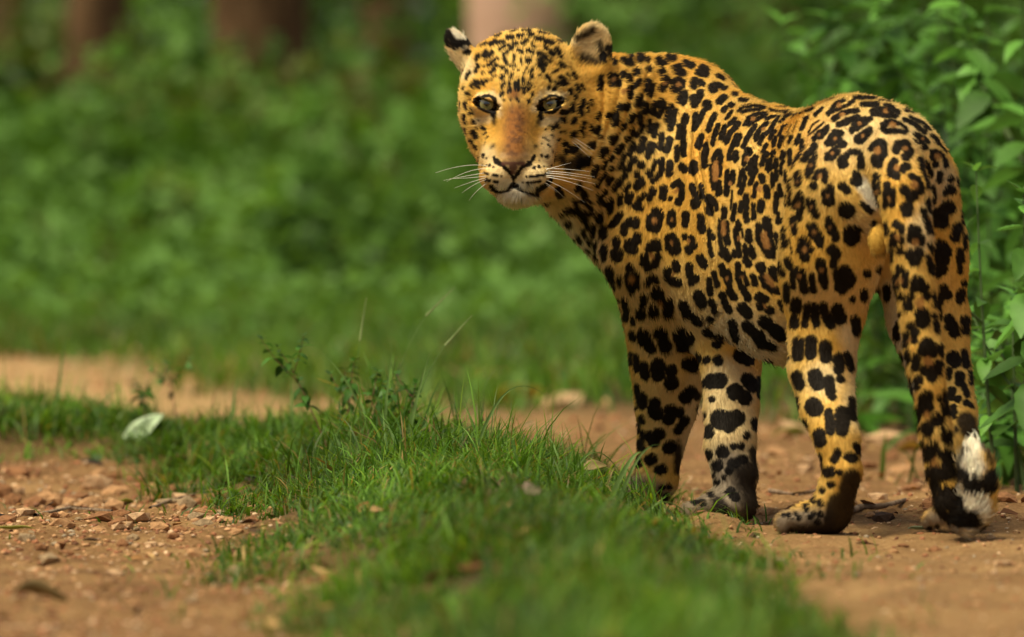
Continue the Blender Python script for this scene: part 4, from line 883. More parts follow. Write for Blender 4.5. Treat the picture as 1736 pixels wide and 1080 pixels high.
m_gravel, nt, b = mat('gravel', .9, .2); a = node(nt, 'ShaderNodeAttribute', attribute_name='tint'); nt.links.new(a.outputs['Color'], b.inputs['Base Color'])
tag(gravel(6500, (-60, 785, 620, 1090), 3.2, 17, lambda x, y: y > 795 + max(0, x - 200) * .36 and x < 470 + (y - 900) * .85 and rnd.random() < (1 if y < 940 else .42), 1), 'fine reddish gravel in the near rut')
tag(gravel(6500, (1040, 690, 1800, 1085), 2.6, 14, lambda x, y: (y > 700 + max(0, x - 1250) * .1) and x > 1080 + (y - 860) * 1.0 and rnd.random() < (1 if y < 900 else .6), 2), 'fine gravel round the paws')
tag(gravel(700, (-40, 600, 1060, 760), 6, 30, lambda x, y: not (x < 560 and y > 680), 3), 'gravel of the far rut')
# ---------------------------------------------------------------- leaves lying about
def blade_leaf(L, W, nu=7, nv=2, curl=.25, fold=.25, wave=.0, serr=0.0, seed=0):
    """leaf along +X, root at 0: folded at the midrib, curled along its length, toothed edge if asked"""
    r = np.random.default_rng(seed); Vv, F_ = [], []
    for i in range(nu + 1):
        t = i / nu; w = W * .5 * (math.sin(math.pi * min(1, t ** .75)) ** .85 if 0 < t < 1 else .02) * (1 + (serr if i % 2 else -serr))
        zc = -curl * L * t * t * .6 + wave * L * math.sin(6 * t + seed)
        for j in range(-nv, nv + 1):
            s = j / nv; Vv.append((L * t, s * w, zc + abs(s) * w * fold + r.normal(0, .004 * L * wave)))
    m = 2 * nv + 1
    for i in range(nu):
        for j in range(m - 1):
            F_.append([i * m + j, (i + 1) * m + j, (i + 1) * m + j + 1, i * m + j + 1])
    return np.array(Vv), np.array(F_)
def leaf_plain(name, c, rough=.6, spec=.3, trans=.2):
    m, nt, b = mat(name, rough, spec); tc = node(nt, 'ShaderNodeTexCoord'); n = node(nt, 'ShaderNodeTexNoise', Scale=45.0, Detail=5.0); nt.links.new(tc.outputs['Object'], n.inputs['Vector'])
    nt.links.new(ramp(nt, n.outputs[0], [(.32, tuple(x * .6 for x in c)), (.55, c), (.75, tuple(min(1, x * 1.2) for x in c))]), b.inputs['Base Color'])
    tr = node(nt, 'ShaderNodeBsdfTranslucent'); tr.inputs[0].default_value = (*c, 1); ms = node(nt, 'ShaderNodeMixShader'); ms.inputs[0].default_value = trans
    nt.links.new(b.outputs[0], ms.inputs[1]); nt.links.new(tr.outputs[0], ms.inputs[2]); nt.links.new(ms.outputs[0], nt.nodes['Material Output'].inputs[0]); return m
LM = dict(tan=leaf_plain('dry_tan_leaf', (.50, .29, .12)), brown=leaf_plain('dry_brown_leaf', (.13, .055, .022)), dark=leaf_plain('rotten_leaf', (.035, .022, .012)), mint=leaf_plain('pale_green_leaf', (.52, .66, .38), .5, .4), lime=leaf_plain('yellow_green_leaf', (.36, .40, .07)), yellow=leaf_plain('yellow_leaf', (.62, .42, .06)), olive=leaf_plain('olive_leaf', (.27, .20, .08)), ash=leaf_plain('grey_leaf', (.30, .22, .15)), teal=leaf_plain('grey_green_leaf', (.25, .34, .22)))
def fallen(px, py, L_px, W_px, kind, label, yaw, pitch=0.05, roll=0.1, curl=.2, lift=.004, name='fallen_leaf', fold=.3):
    c = gp(px, py); s = pxm(c[1]); Vv, F_ = blade_leaf(L_px / s, W_px / s, 8, 2, curl, fold, .03, 0, int(px))
    Vv[:, 0] -= L_px / s * .5
    o = link(name, mesh_np(name, Vv, F_, True), None, LM[kind]); o.location = (c[0], c[1], c[2] + lift); o.rotation_euler = (roll, pitch, yaw)
    sm = o.modifiers.new('thickness', 'SOLIDIFY'); sm.thickness = .0008
    return tag(o, label, 'leaf')
fallen(242, 742, 92, 38, 'mint', 'pale mint green folded leaf standing up in the grass', .1, -.70, 1.0, .05, .013, fold=.55)
fallen(443, 782, 36, 20, 'tan', 'dry tan leaf lying on the grass in the middle', .25, -.1, -.5, .1, .014)
fallen(295, 800, 62, 30, 'brown', 'curled dark brown leaf at the grass edge above the gravel', 2.6, .25, .7, .6, .016)
fallen(432, 822, 36, 22, 'dark', 'small blackish rotten leaf in the grass right of the gravel', .3, 0, .4, .5, .010)
fallen(160, 790, 50, 20, 'dark', 'blackish leaf under the grass left of the mint leaf', .1, .1, .3, .3, .008)
fallen(75, 1022, 104, 40, 'olive', 'large curled olive brown leaf alone on the bare dirt', .15, .05, -.45, .25, .012, fold=.8)
fallen(28, 902, 66, 18, 'lime', 'narrow yellow green leaf on the dirt at the frame edge', .05, 0, -.3, .1, .007)
fallen(8, 882, 40, 16, 'dark', 'dark dry leaf just above the yellow green one', .4, 0, .3, .4, .008)
fallen(212, 858, 34, 18, 'lime', 'small greenish leaf on the gravel beside the cream coloured stone', .5, -.2, -.4, .2, .008)
fallen(905, 862, 48, 34, 'ash', 'grey brown dry leaf half sunk in the foreground grass', .9, -.3, .7, .3, .026)
fallen(1560, 902, 44, 18, 'teal', 'grey green leaf beside the far hind paw', .2, -.05, -.3, .1, .006)
fallen(880, 690, 90, 46, 'yellow', 'bright yellow leaf on the far side of the crown', .3, -.25, -.8, .1, .03)
fallen(1340, 742, 60, 30, 'lime', 'yellow green leaf on the rubble beyond the belly', .2, -.2, -.6, .2, .012)
fallen(1545, 768, 54, 24, 'yellow', 'yellowish leaf on the rubble left of the tail', .3, -.2, -.6, .2, .012)
fallen(230, 690, 40, 22, 'brown', 'brown leaf hanging in the grass behind the mint leaf', 1.0, .4, .8, .3, .05)
fallen(1010, 845, 50, 26, 'olive', 'olive leaf in the blurred grass before the near front paw', .5, -.2, .6, .2, .05)
fallen(640, 890, 30, 16, 'tan', 'small orange tan leaf in the foreground grass', .7, -.2, .5, .2, .022)
fallen(1470, 925, 40, 12, 'brown', 'flat brown leaf scrap on the dirt between the hind paws', .1, 0, 0, .1, .004)
# crumbled dead leaves, too many and too small to count
def litter(n, box, s0, s1, seed, label):
    r = np.random.default_rng(seed); P = np.array([gp(r.uniform(box[0], box[2]), r.uniform(box[1], box[3])) for _ in range(n)]); Vv, F_, C = [], [], []
    for i in range(n):
        Lf = r.uniform(s0, s1); a_, f_ = blade_leaf(Lf, Lf * r.uniform(.35, .6), 4, 1, r.uniform(-.5, .6), r.uniform(.1, .8), .04, .05, i); a_ = a_ - [Lf / 2, 0, 0]
        y, p_ = r.uniform(0, 6.28), r.normal(0, .3); R_ = np.array(Matrix.Rotation(y, 3, 'Z') @ Matrix.Rotation(p_, 3, 'Y') @ Matrix.Rotation(r.normal(0, .4), 3, 'X'))
        F_.append(f_ + sum(map(len, Vv))); Vv.append(a_ @ R_.T + P[i] + [0, 0, r.uniform(.003, .016)]); c = np.array([(.30, .15, .05), (.16, .07, .03), (.42, .26, .10), (.07, .04, .02)][r.integers(0, 4)]); C.append(np.tile(c, (len(a_), 1)))
    me = mesh_np('leaf_litter', np.concatenate(Vv), np.concatenate(F_)); colour_attr(me, 'tint', np.concatenate(C)); tag(link('leaf_litter', me, None, m_gravel), label, kind='stuff')
litter(110, (420, 780, 1250, 1075), .012, .034, 5, 'crumbled brown leaves in the grass of the crown'); litter(60, (0, 800, 560, 1075), .010, .026, 6, 'crumbled leaves on the near rut'); litter(70, (1280, 720, 1736, 900), .012, .034, 7, 'crumbled leaves on the rubble behind the leopard')
# sticks
m_stick, nt, b = mat('dead_wood', .85, .2); tc = node(nt, 'ShaderNodeTexCoord'); n = node(nt, 'ShaderNodeTexNoise', Scale=60.0, Detail=5.0); nt.links.new(tc.outputs['Object'], n.inputs['Vector'])
nt.links.new(ramp(nt, n.outputs[0], [(.35, (.10, .065, .04)), (.6, (.30, .21, .13))]), b.inputs['Base Color'])
def stick(pts, r, label, name='stick'):
    P = []
    for px, py, h in pts:
        c = gp(px, py); P.append(c + [0, 0, h])
    tag(hair_tube(name, P, r, r * .6, m_stick, 7), label, 'stick')
stick([(1600, 830, .012), (1660, 812, .02), (1700, 796, .02), (1760, 780, .03)], .009, 'grey dead stick leaning on stones right of the tail')
stick([(1415, 882, .006), (1460, 868, .008), (1500, 864, .006), (1535, 856, .008)], .006, 'pale broken stick on the dirt between the hind legs')
stick([(1305, 838, .006), (1345, 845, .006), (1385, 840, .008)], .0045, 'thin dark twig behind the near hind paw', 'twig')
stick([(60, 880, .006), (120, 866, .006), (190, 872, .006)], .0035, 'thin twig lying across the gravel', 'twig')
stick([(255, 868, .006), (290, 858, .01), (330, 846, .008)], .0035, 'short dark twig behind the cream coloured stone', 'twig')
# ---------------------------------------------------------------- leafy plants beside the track
m_stem = leaf_plain('green_stem', (.07, .12, .03), .6, .3, .05); m_rstem = leaf_plain('red_stem', (.14, .05, .025), .6, .3, .05)
def leaf_obj_mat(name, c, spec=.3):
    m, nt, b = mat(name, .5, spec); tc = node(nt, 'ShaderNodeTexCoord'); n = node(nt, 'ShaderNodeTexNoise', Scale=30.0, Detail=3.0); nt.links.new(tc.outputs['Object'], n.inputs['Vector'])
    oi = node(nt, 'ShaderNodeObjectInfo'); r1 = ramp(nt, n.outputs[0], [(.3, tuple(x * .75 for x in c)), (.7, tuple(x * 1.2 for x in c))])
    hv = node(nt, 'ShaderNodeHueSaturation'); nt.links.new(r1, hv.inputs['Color']); mr = node(nt, 'ShaderNodeMapRange'); nt.links.new(oi.outputs['Random'], mr.inputs[0]); mr.inputs[3].default_value = .38; mr.inputs[4].default_value = 1.55; nt.links.new(mr.outputs[0], hv.inputs['Value'])
    nt.links.new(hv.outputs[0], b.inputs['Base Color']); tr = node(nt, 'ShaderNodeBsdfTranslucent'); nt.links.new(hv.outputs[0], tr.inputs[0]); ms = node(nt, 'ShaderNodeMixShader'); ms.inputs[0].default_value = .35
    nt.links.new(b.outputs[0], ms.inputs[1]); nt.links.new(tr.outputs[0], ms.inputs[2]); nt.links.new(ms.outputs[0], nt.nodes['Material Output'].inputs[0]); return m
m_lf = leaf_obj_mat('green_leaf', (.105, .265, .036)); m_lf2 = leaf_obj_mat('bright_leaf', (.14, .34, .045)); m_lf3 = leaf_obj_mat('dark_leaf', (.060, .160, .020))
def leaf_meshes(L, W, m, serr=.06, n=4, seed=0):
    out = []
    for i in range(n):
        Vv, F_ = blade_leaf(L, W, 9, 1, [.3, .55, .15, .8][i % 4], [.35, .2, .5, .3][i % 4], .02, serr, seed + i); me = mesh_np('leaf', Vv, F_, True); me.materials.append(m); out.append(me)
    return out
LEAVES = dict(mid=leaf_meshes(.072, .034, m_lf), bright=leaf_meshes(.050, .024, m_lf2, .0, 4, 9), big=leaf_meshes(.105, .050, m_lf, .07, 4, 5), dark=leaf_meshes(.085, .040, m_lf3, .05, 4, 7), broad=leaf_meshes(.13, .05, m_lf, .02, 4, 3), tiny=leaf_meshes(.020, .011, m_lf3, 0, 4, 2))
def leafy(name, root, top, kind, label, cat, group=None, pairs=9, first=.25, bow=(0, 0, 0), smat=None, branches=0, r=.0045, lscale=1.0, seed=1, droop=.35):
    """upright stem from root to top with opposite pairs of leaves, each leaf a part"""
    rr = random.Random(seed); root = np.array(root, float); top = np.array(top, float); t0 = empty(name, root); tag(t0, label, cat, group)
    mid = (root + top) / 2 + np.array(bow)
    lines = [bez(root, mid, top, 14)]
    for k in range(branches):
        i = rr.randint(4, 9); p = lines[0][i]; an = rr.uniform(0, 6.28); ln = np.linalg.norm(top - root) * rr.uniform(.25, .45)
        lines.append(bez(p, p + np.array([math.cos(an) * ln * .5, math.sin(an) * ln * .5, ln * .35]), p + np.array([math.cos(an) * ln * .8, math.sin(an) * ln * .8, ln * .8]), 10))
    for li, ln in enumerate(lines):
        s = hair_tube('stem' if li == 0 else 'branch', [p - root for p in ln], r * (1 if li == 0 else .6), r * .3, smat or m_stem, 6); s.parent = t0
        n = pairs if li == 0 else max(3, pairs // 2); base_an = rr.uniform(0, 6.28)
        for k in range(n):
            f = first + (1 - first) * (k + .5) / n if li == 0 else .3 + .7 * (k + .5) / n
            x = f * (len(ln) - 1); i = min(int(x), len(ln) - 2); p = ln[i] + (ln[i + 1] - ln[i]) * (x - i)
            for h in (0, 1):
                if rr.random() < .1:
                    continue
                an = base_an + k * 1.57 + h * math.pi + rr.uniform(-.4, .4)
                o = bpy.data.objects.new('leaf', rr.choice(LEAVES[kind])); COL.objects.link(o); o.parent = t0; o.location = p - root
                sc = lscale * rr.uniform(.65, 1.2) * (1.1 - .45 * max(0, f - .6) / .4); o.scale = (sc, sc, sc)
                o.rotation_euler = (rr.uniform(-.5, .5), rr.uniform(-.5, .5) + droop - .75 * max(0, f - .55), an)
        tipn = 3 if li == 0 else 2
        for h in range(tipn):
            o = bpy.data.objects.new('leaf', rr.choice(LEAVES[kind])); COL.objects.link(o); o.parent = t0; o.location = ln[-1] - root; sc = lscale * rr.uniform(.4, .7); o.scale = (sc, sc, sc); o.rotation_euler = (rr.uniform(-.5, .5), rr.uniform(-.9, -.3), h * 2.1 + rr.random())
    return t0
def up(px, py, Y, ptop_x, ptop_y, dY=0):
    """a root on the ground under photo column px at depth Y, and its tip"""
    a = at(px, py, Y); g = np.array([a[0], a[1], 0.0]); g[2] = gz(g[None])[0] - .01; return g, at(ptop_x, ptop_y, Y + dY)
PL = [  # px, Y, tip px, tip py, leaf kind, pairs, branches, label
    (1690, .95, 1655, 290, 'bright', 9, 1, 'bright green young shoot rising right behind the rump'), (1725, 1.0, 1716, 500, 'mid', 8, 1, 'leafy plant at the right edge with broad pointed leaves level with the tail'), (1770, .8, 1735, 330, 'mid', 11, 1, 'tall leafy plant cut by the right frame edge'),
    (1700, 1.9, 1690, 560, 'dark', 8, 2, 'dark low leafy plant behind the tail tip'), (1660, 2.0, 1668, 640, 'dark', 7, 1, 'short dark plant between the far hind leg and the stick'), (1740, 1.6, 1712, 640, 'dark', 8, 2, 'dark bushy plant over the grey stick'),
    (1680, 3.0, 1672, -40, 'mid', 15, 2, 'tall thin stemmed plant behind the rump with toothed leaves'), (1640, 3.4, 1610, -60, 'big', 14, 2, 'tall plant with large toothed leaves above the rump'), (1725, 2.4, 1730, -40, 'mid', 15, 2, 'tall plant in the upper right corner'),
    (1560, 4.2, 1540, -60, 'big', 14, 3, 'tall blurred plant over the middle of the rump'), (1500, 4.6, 1470, 20, 'big', 13, 3, 'blurred plant left of the tall ones above the back'), (1450, 5.0, 1440, 90, 'big', 11, 2, 'outermost blurred plant standing over the hollow of the back'),
    (1440, 4.0, 1402, 30, 'big', 13, 3, 'blurred plant leaning furthest left over the back'), (1490, 4.3, 1440, -50, 'big', 15, 3, 'tall blurred plant with pale leaves cut by the top edge'), (1545, 3.8, 1490, -50, 'mid', 15, 3, 'many leaved blurred plant over the front of the rump'), (1600, 3.6, 1560, -40, 'mid', 15, 3, 'many leaved plant over the top of the rump'), (1655, 3.2, 1590, -30, 'dark', 15, 3, 'dark many leaved plant above the right hip'),
    (1610, 4.8, 1585, 60, 'dark', 14, 3, 'dark blurred plant deep behind the rump'), (1690, 4.4, 1700, 60, 'dark', 14, 3, 'dark blurred plant deep in the upper right'), (1540, 5.4, 1520, 120, 'dark', 12, 3, 'dark blurred bush just over the back line'),
    (1650, 2.6, 1640, 330, 'mid', 11, 2, 'mid height plant right behind the far thigh'), (1745, 3.4, 1745, 120, 'mid', 13, 2, 'plant behind the right edge shoot'), (1600, 5.6, 1620, 30, 'big', 13, 3, 'pale blurred plant far behind the rump'), (1780, 4.6, 1770, 10, 'dark', 13, 3, 'dark plant at the far right back')]
for i, (px, Y, tx, ty, kind, pairs, br, lab) in enumerate(PL):
    g, t = up(px, 700, Y, tx, ty, .1)
    leafy('leafy_plant', g, t, kind, lab, 'plant', 'leafy plants beside the track', pairs, .22, (rnd.uniform(-.03, .03), rnd.uniform(-.05, .05), 0), None, br, .0042, {'bright': 1.2, 'mid': 1.25, 'dark': 1.05, 'big': 1.0}[kind], 40 + i)
# broad low leaves between the legs and behind the belly
for i, (px, py, Y, h, lab) in enumerate([(1490, 735, 4.6, .24, 'low broad leaved plant seen between the hind legs'), (1530, 725, 4.0, .20, 'low plant left of the hanging tail'), (1470, 715, 5.4, .30, 'blurred low plant behind the near hind leg'), (1440, 745, 3.6, .10, 'small green sprout behind the near hock'), (1310, 690, 6.5, .20, 'blurred low plant under the belly'), (1585, 730, 3.2, .14, 'small plant behind the tail')]):
    c = ground_at(px, py); c = np.array([(px - CX) / FPX * (CAM_D + Y), Y, 0]); c[2] = gz(c[None])[0]
    leafy('low_plant', c, c + [rnd.uniform(-.04, .04), 0, h], 'broad', lab, 'plant', 'low broad leaved plants', 6, .1, (0, 0, 0), None, 0, .003, .85, 90 + i, .1)
# weeds in the crown: thin reddish stems with small dark leaves
for i, (px, py, tx, ty, lab, pr) in enumerate([(560, 775, 470, 588, 'thin red stemmed weed arching over the grass', 8), (585, 770, 600, 612, 'upright weed with small dark leaves among the tall grass', 9), (620, 775, 640, 630, 'branching weed right of the red stemmed one', 8), (250, 745, 238, 655, 'small weed with brown leaves behind the mint green leaf', 5), (300, 730, 282, 618, 'thin dry weed stalk left of the middle of the crown', 3), (690, 775, 705, 650, 'small leaved weed beside the tallest grass', 8)]):
    g = gp(px, py); t = at(tx, ty, g[1] + .05)
    leafy('weed', g, t, 'tiny', lab, 'weed', 'weeds in the grassy crown', pr, .35, (0, 0, .03), m_rstem, 2, .0016, 1.1, 130 + i)
# single grass stalks that stand clear
m_stalk = leaf_plain('grass_stalk', (.16, .27, .06), .5, .3, .3); m_seed = leaf_plain('seed_head', (.33, .40, .15), .6, .2, .3)
def stalk(pts, r, label, head=True):
    Y = gp(*pts[0])[1]; P = [gp(*pts[0])] + [at(x, y, Y + .02 * i) for i, (x, y) in enumerate(pts[1:])]
    t0 = empty('grass_stalk', P[0]); tag(t0, label, 'grass', 'grass stalks standing clear of the crown')
    pts3 = bez(P[0], P[1], P[2], 12) if len(P) == 3 else P
    s = hair_tube('stem', [p - P[0] for p in pts3], r, r * .4, m_stalk, 5); s.parent = t0
    if head:
        a, b_ = pts3[-4] - P[0], pts3[-1] - P[0]; h = hair_tube('seed_head', [a + (b_ - a) * f for f in np.linspace(0, 1, 6)], r * 1.7, r * .5, m_seed, 5); h.parent = t0
def ribbon(pts, w, label, name='long_grass'):
    """one long arching blade, folded along its middle"""
    Y = gp(*pts[0])[1]; P = [gp(*pts[0])] + [at(x, y, Y + .02 * i) for i, (x, y) in enumerate(pts[1:])]
    C = bez(*P, 12); Vv, F_ = [], []
    for i, c in enumerate(C):
        k = w * .5 * (1 - (i / 11) ** 2) + .0003; Vv += [c + [-k, 0, .0], c + [0, 0.001, -k * .5], c + [k, 0, .0]]
    for i in range(11):
        F_ += [[3 * i, 3 * i + 1, 3 * i + 4, 3 * i + 3], [3 * i + 1, 3 * i + 2, 3 * i + 5, 3 * i + 4]]
    tag(link(name, mesh_np(name, Vv, F_, True), None, m_stalk), label, 'grass', 'long arching grass blades')
stalk([(600, 760), (598, 640), (621, 504)], .0011, 'straight pale grass stalk with the seed head left of the others')
stalk([(655, 760), (668, 560), (772, 486)], .0011, 'tall grass stalk that bends over to the right at its tip')
stalk([(690, 770), (705, 620), (800, 535)], .0011, 'leaning grass stalk whose seed head points to the chest')
stalk([(670, 760), (665, 660), (663, 575)], .0010, 'short straight stalk in the middle of the tall tuft', False)
stalk([(800, 770), (812, 640), (845, 625)], .0010, 'thin stalk curving over beside the yellow leaf', False)
ribbon([(685, 780), (700, 690), (728, 600)], .007, 'broad blade slanting right out of the tall tuft')
ribbon([(655, 780), (648, 700), (664, 606)], .006, 'broad upright blade in the tall tuft')
ribbon([(500, 760), (492, 690), (495, 640)], .006, 'upright blade left of the weeds')
ribbon([(640, 770), (600, 640), (545, 598)], .005, 'blade arching left over the weeds')
ribbon([(800, 790), (850, 600), (930, 675)], .0045, 'blade arching right beyond the tuft')
ribbon([(1030, 860), (1075, 745), (1095, 770)], .008, 'blade hooked over before the near front leg')
ribbon([(1045, 870), (1080, 740), (1125, 755)], .005, 'fine blade across the near front leg')
ribbon([(1090, 880), (1120, 820), (1172, 880)], .007, 'blade drooping right beside the near front paw')
ribbon([(960, 830), (1000, 720), (1050, 800)], .005, 'thin blade arching toward the near front paw')
ribbon([(90, 740), (100, 640), (112, 560)], .006, 'dark blurred blade rising at the far left')
ribbon([(380, 770), (395, 690), (402, 640)], .006, 'upright blade in the left part of the crown')
# ---------------------------------------------------------------- shrubs and trees behind
def foliage(n, fn, size, c0, c1, seed, name='foliage', droop=.5):
    """n pointed leaves as one mesh; fn(rng, n) gives positions"""
    r = np.random.default_rng(seed); P = fn(r, n); S = size * r.uniform(.6, 1.4, n)
    d = r.normal(0, 1, (n, 3)) * [1, 1, .5] + [0, 0, -droop]; d /= np.linalg.norm(d, axis=1, keepdims=True)
    s = np.cross(d, r.normal(0, 1, (n, 3))); s /= np.linalg.norm(s, axis=1, keepdims=True); nn = np.cross(d, s)
    Vv = np.stack([P, P + d * (S * .45)[:, None] + s * (S * .28)[:, None], P + d * S[:, None] - nn * (S * .15)[:, None], P + d * (S * .45)[:, None] - s * (S * .28)[:, None]], 1)
    t = np.clip(.40 + .55 * fbm3(P * 2.2, 2, seed) + .35 * math.sin(seed * 2.4) + r.normal(0, .11, n), 0, 1)[:, None]; C = np.array(c0) * (1 - t) + np.array(c1) * t
    me = mesh_np(name, Vv.reshape(-1, 3), np.arange(n * 4).reshape(n, 4)); colour_attr(me, 'tint', np.repeat(C, 4, 0)); me.materials.append(m_leaf); return me
def lobes(k, R, Hh, seed):
    r = np.random.default_rng(seed); c = np.stack([r.uniform(-R, R, k), r.uniform(-R, R, k) * .8, Hh * r.uniform(.12, .92, k)], 1); rad = r.uniform(.22, .42, k) * R
    def fn(g, n):
        i = g.integers(0, k, n); u = g.normal(0, 1, (n, 3)); u /= np.linalg.norm(u, axis=1, keepdims=True); return np.maximum(c[i] + u * (rad[i] * g.random(n) ** .33)[:, None], [-99, -99, .02])
    return fn
DARK, MIDG, LITE, OLIVE = (.022, .058, .007), (.074, .160, .018), (.175, .35, .065), (.115, .125, .020)
def shrub(px, dist, R, Hh, n, size, c0, c1, label, seed, group='shrubs behind the track'):
    X = (px - CX) / FPX * dist; Y = dist - CAM_D; z = float(gz(np.array([[X, Y]]))[0]); t0 = empty('shrub', (X, Y, z)); tag(t0, label, 'shrub', group)
    link('foliage', foliage(int(n * .75), lobes(26, R, Hh, seed), size * 1.35, c0, c1, seed), t0)
    rr = random.Random(seed)
    for k in range(4):
        a_ = rr.uniform(0, 6.28); e_ = np.array([math.cos(a_) * R * .6, math.sin(a_) * R * .5, Hh * .75])
        s = hair_tube('stem', bez((0, 0, -.05), e_ * [.3, .3, .6], e_, 6), .014, .005, m_bark, 5); s.parent = t0
m_bark, nt, b = mat('bark', .9, .15); tc = node(nt, 'ShaderNodeTexCoord'); mp = node(nt, 'ShaderNodeMapping'); mp.inputs['Scale'].default_value = (9, 9, 1.6); nt.links.new(tc.outputs['Object'], mp.inputs[0]); n = node(nt, 'ShaderNodeTexNoise', Scale=1.6, Detail=7.0, Roughness=.65); nt.links.new(mp.outputs[0], n.inputs['Vector'])
oi = node(nt, 'ShaderNodeObjectInfo'); bc = ramp(nt, n.outputs[0], [(.32, (.045, .026, .011)), (.52, (.125, .070, .030)), (.72, (.20, .12, .055))]); nt.links.new(bc, b.inputs['Base Color'])
bp = node(nt, 'ShaderNodeBump', Strength=.7, Distance=.03); nt.links.new(n.outputs[0], bp.inputs['Height']); nt.links.new(bp.outputs[0], b.inputs['Normal'])
m_pale, nt2, b2 = mat('pale_bark', .9, .15); tc2 = node(nt2, 'ShaderNodeTexCoord'); n2 = node(nt2, 'ShaderNodeTexNoise', Scale=3.0, Detail=6.0); nt2.links.new(tc2.outputs['Object'], n2.inputs['Vector']); nt2.links.new(ramp(nt2, n2.outputs[0], [(.3, (.42, .24, .15)), (.7, (.66, .42, .29))]), b2.inputs['Base Color'])
SH = [  # px, distance, radius, height, leaves, leaf size, colours, label
    (-60, 31, .9, 1.5, 1500, .085, DARK, MIDG, 'dark shrub cut by the left frame edge'), (110, 30, .7, .80, 1300, .085, MIDG, LITE, 'light green shrub at the far left below the trunk'), (270, 36, .7, .72, 1500, .09, DARK, LITE, 'shrub with pale leaf tips right of the far left trunk'),
    (330, 29.5, .55, .70, 1000, .075, MIDG, LITE, 'low bright shrub on the verge left of the middle'), (400, 33, .9, 1.05, 1600, .09, MIDG, LITE, 'tall mid green shrub before the second trunk'), (500, 31, .7, .95, 1300, .085, OLIVE, MIDG, 'olive green shrub left of the middle'),
    (590, 33, .8, 1.1, 1500, .09, DARK, MIDG, 'dark shrub behind the grass stalks'), (690, 30, .6, .95, 1100, .08, MIDG, LITE, 'small mid green shrub behind the tall grass'), (760, 33, .8, .95, 1400, .085, MIDG, LITE, 'light shrub left of the leopard face'),
    (850, 31, .7, .9, 1200, .085, OLIVE, MIDG, 'olive shrub hidden behind the leopard head'), (965, 34, .8, .80, 1500, .09, DARK, MIDG, 'dark shrub behind the leopard neck'), (1000, 29, .6, .7, 1000, .08, MIDG, LITE, 'bright low shrub under the leopard chin'),
    (1110, 38, 1.0, 1.8, 1500, .10, MIDG, LITE, 'green shrub over the withers'), (1240, 42, 1.2, 2.2, 1700, .11, OLIVE, MIDG, 'broad olive shrub far behind the hollow of the back'), (1350, 38, 1.0, 2.0, 1500, .10, DARK, MIDG, 'dark shrub behind the loin'),
    (1480, 34, 1.0, 2.0, 1600, .09, DARK, MIDG, 'dark shrub behind the blurred plants'), (1620, 30, 1.0, 1.9, 1600, .09, MIDG, LITE, 'shrub behind the plants above the rump'), (1760, 30, 1.0, 1.9, 1600, .09, DARK, MIDG, 'shrub at the right frame edge'),
    (-60, 40, 1.0, 1.5, 1600, .10, OLIVE, MIDG, 'olive shrub in the second row at the far left'), (300, 44, 1.1, 1.6, 1700, .10, DARK, MIDG, 'dark shrub in the second row between two trunks'), (600, 41, 1.1, 2.0, 1700, .10, MIDG, LITE, 'green shrub in the second row right of the second trunk'), (720, 42, 1.2, 2.3, 1700, .10, DARK, OLIVE, 'dark olive shrub in the second row left of the bright trunk'),
    (150, 27.5, .5, .5, 800, .07, MIDG, LITE, 'ankle high leafy shrub on the left verge'), (470, 28, .5, .5, 800, .07, OLIVE, LITE, 'ankle high shrub in the middle of the verge'), (820, 27.5, .5, .5, 800, .07, MIDG, LITE, 'ankle high shrub below the leopard chin'), (640, 27, .45, .45, 700, .07, DARK, MIDG, 'dark ankle high shrub behind the seed heads')]
for i, (px, dist_, R, Hh, n_, s_, c0, c1, lab) in enumerate(SH):
    shrub(px, dist_, R, Hh, n_, s_, c0, c1, lab, 300 + i)
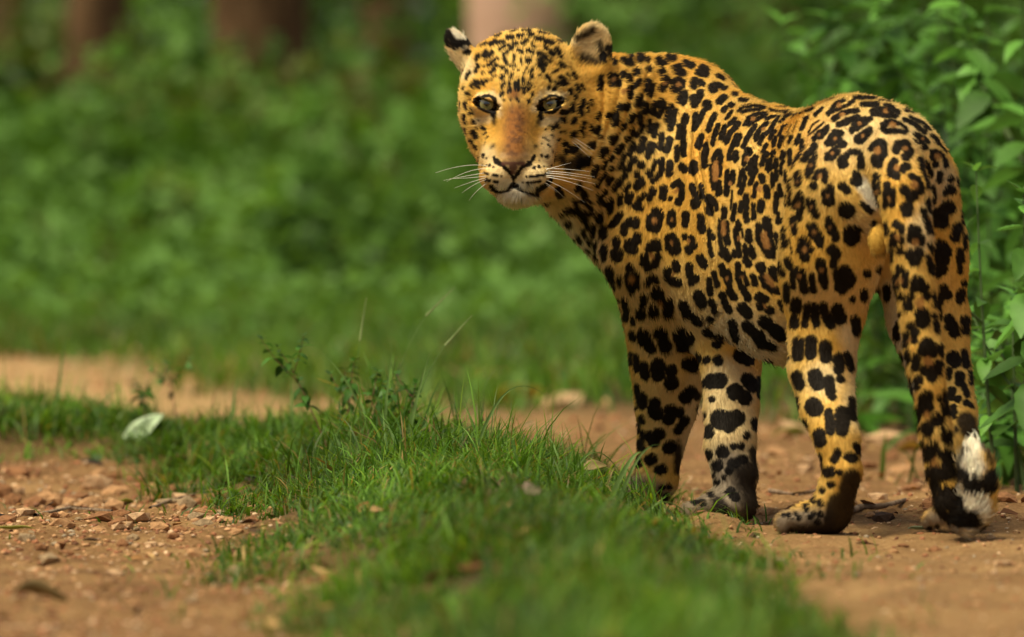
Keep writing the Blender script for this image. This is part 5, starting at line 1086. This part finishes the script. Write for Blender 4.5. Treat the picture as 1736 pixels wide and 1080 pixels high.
def tree(px, dist_, w_px, lab, seed, lean=0.0, bark=None):
    X = (px - CX) / FPX * dist_; Y = dist_ - CAM_D; z = float(gz(np.array([[X, Y]]))[0]) - .1; r = w_px / FPX * dist_ / 2; rr = random.Random(seed); t0 = empty('tree', (X, Y, z)); tag(t0, lab, 'tree', 'trees behind the shrubs')
    pts = [np.array([lean * h + rr.uniform(-.03, .03), rr.uniform(-.03, .03), h]) for h in (0, .3, .8, 1.8, 3.4, 5.6, 8.0, 10.0)]; Vv, F_ = [], []; S = 14
    for i, p in enumerate(pts):
        k = r * (1.35, 1.12, 1.0, .97, .92, .84, .70, .45)[i]
        for s in range(S):
            a_ = 2 * math.pi * s / S; q_ = k * (1 + .10 * math.sin(3 * a_ + seed) + .05 * math.sin(7 * a_ + i)); Vv.append(p + [q_ * math.cos(a_), q_ * math.sin(a_), 0])
    for i in range(len(pts) - 1):
        for s in range(S):
            F_.append([i * S + s, i * S + (s + 1) % S, (i + 1) * S + (s + 1) % S, (i + 1) * S + s])
    o = link('trunk', mesh_np('trunk', Vv, F_, True), t0, bark or m_bark)
    for k in range(4):
        a_ = rr.uniform(0, 6.28); e_ = np.array([math.cos(a_) * 1.5, math.sin(a_) * 1.5, 9.6 + k * .4]); s = hair_tube('limb', bez(pts[5] + [0, 0, .3 * k], pts[5] + e_ * [.3, .3, .1] + [0, 0, 1], e_, 7), r * .4, r * .12, m_bark, 7); s.parent = t0
    cf = lobes(18, 2.0, 3.4, seed); me = foliage(520, lambda g, n: cf(g, n) * [1, 1, 1.2] + [lean * 6, 0, 8.4], .16, DARK, MIDG, seed, 'crown'); link('crown', me, t0)
tree(155, 38.5, 108, 'tree with a dull brown trunk at the far left', 1, .01); tree(435, 40, 165, 'tree with a broad dull brown trunk left of the middle', 2, -.01); tree(885, 38, 178, 'tree with a bright buff trunk right behind the head', 3, 0, m_pale); tree(1085, 52, 110, 'tree with a dark brown trunk over the withers', 4); tree(25, 52, 80, 'thin tree at the left frame edge', 5); tree(660, 56, 90, 'distant thin tree between the broad trunk and the head', 6); tree(1330, 60, 120, 'distant tree over the hollow of the back', 7)
def wall(g, n):
    return np.stack([g.uniform(-30, 34, n), g.uniform(52, 66, n), .4 + 5.6 * g.random(n) ** 1.1], 1)
def herbs(g, n):
    y = g.uniform(11, 21, n); x = g.uniform(-4.5, 4.0, n); q = np.stack([x, y], 1); k = signed(q, VERGE) > .6
    return np.stack([x, np.where(k, y, y + 6), gz(np.stack([x, np.where(k, y, y + 6)], 1)) + np.abs(g.normal(0, .012, n)) * (y - 8) ** 1.35], 1)
tag(link('verge_herbs', foliage(12000, herbs, .075, MIDG, LITE, 79), None), 'low leafy herbs on the verge running up into the shrubs', kind='stuff')
def sides(g, n):
    s = np.where(g.random(n) < .5, -1, 1); y = g.uniform(13, 50, n); k = g.integers(0, 40, n); cy = (k * 7.3) % 36 + 14; cx = 2.6 + cy * .05 + (k * 3.7) % 16
    return np.stack([s * np.maximum(cx + g.normal(0, .8, n), (cy + 12) * .085), cy + g.normal(0, .7, n), .25 + np.abs(g.normal(0, .8, n))], 1)
tag(link('undergrowth', foliage(13000, sides, .15, DARK, LITE, 78), None), 'undergrowth carrying on to either side of the track', kind='stuff')
w = link('woodland', foliage(34000, wall, .36, DARK, MIDG, 77), None); tag(w, 'dim green woodland closing off the view', kind='stuff')
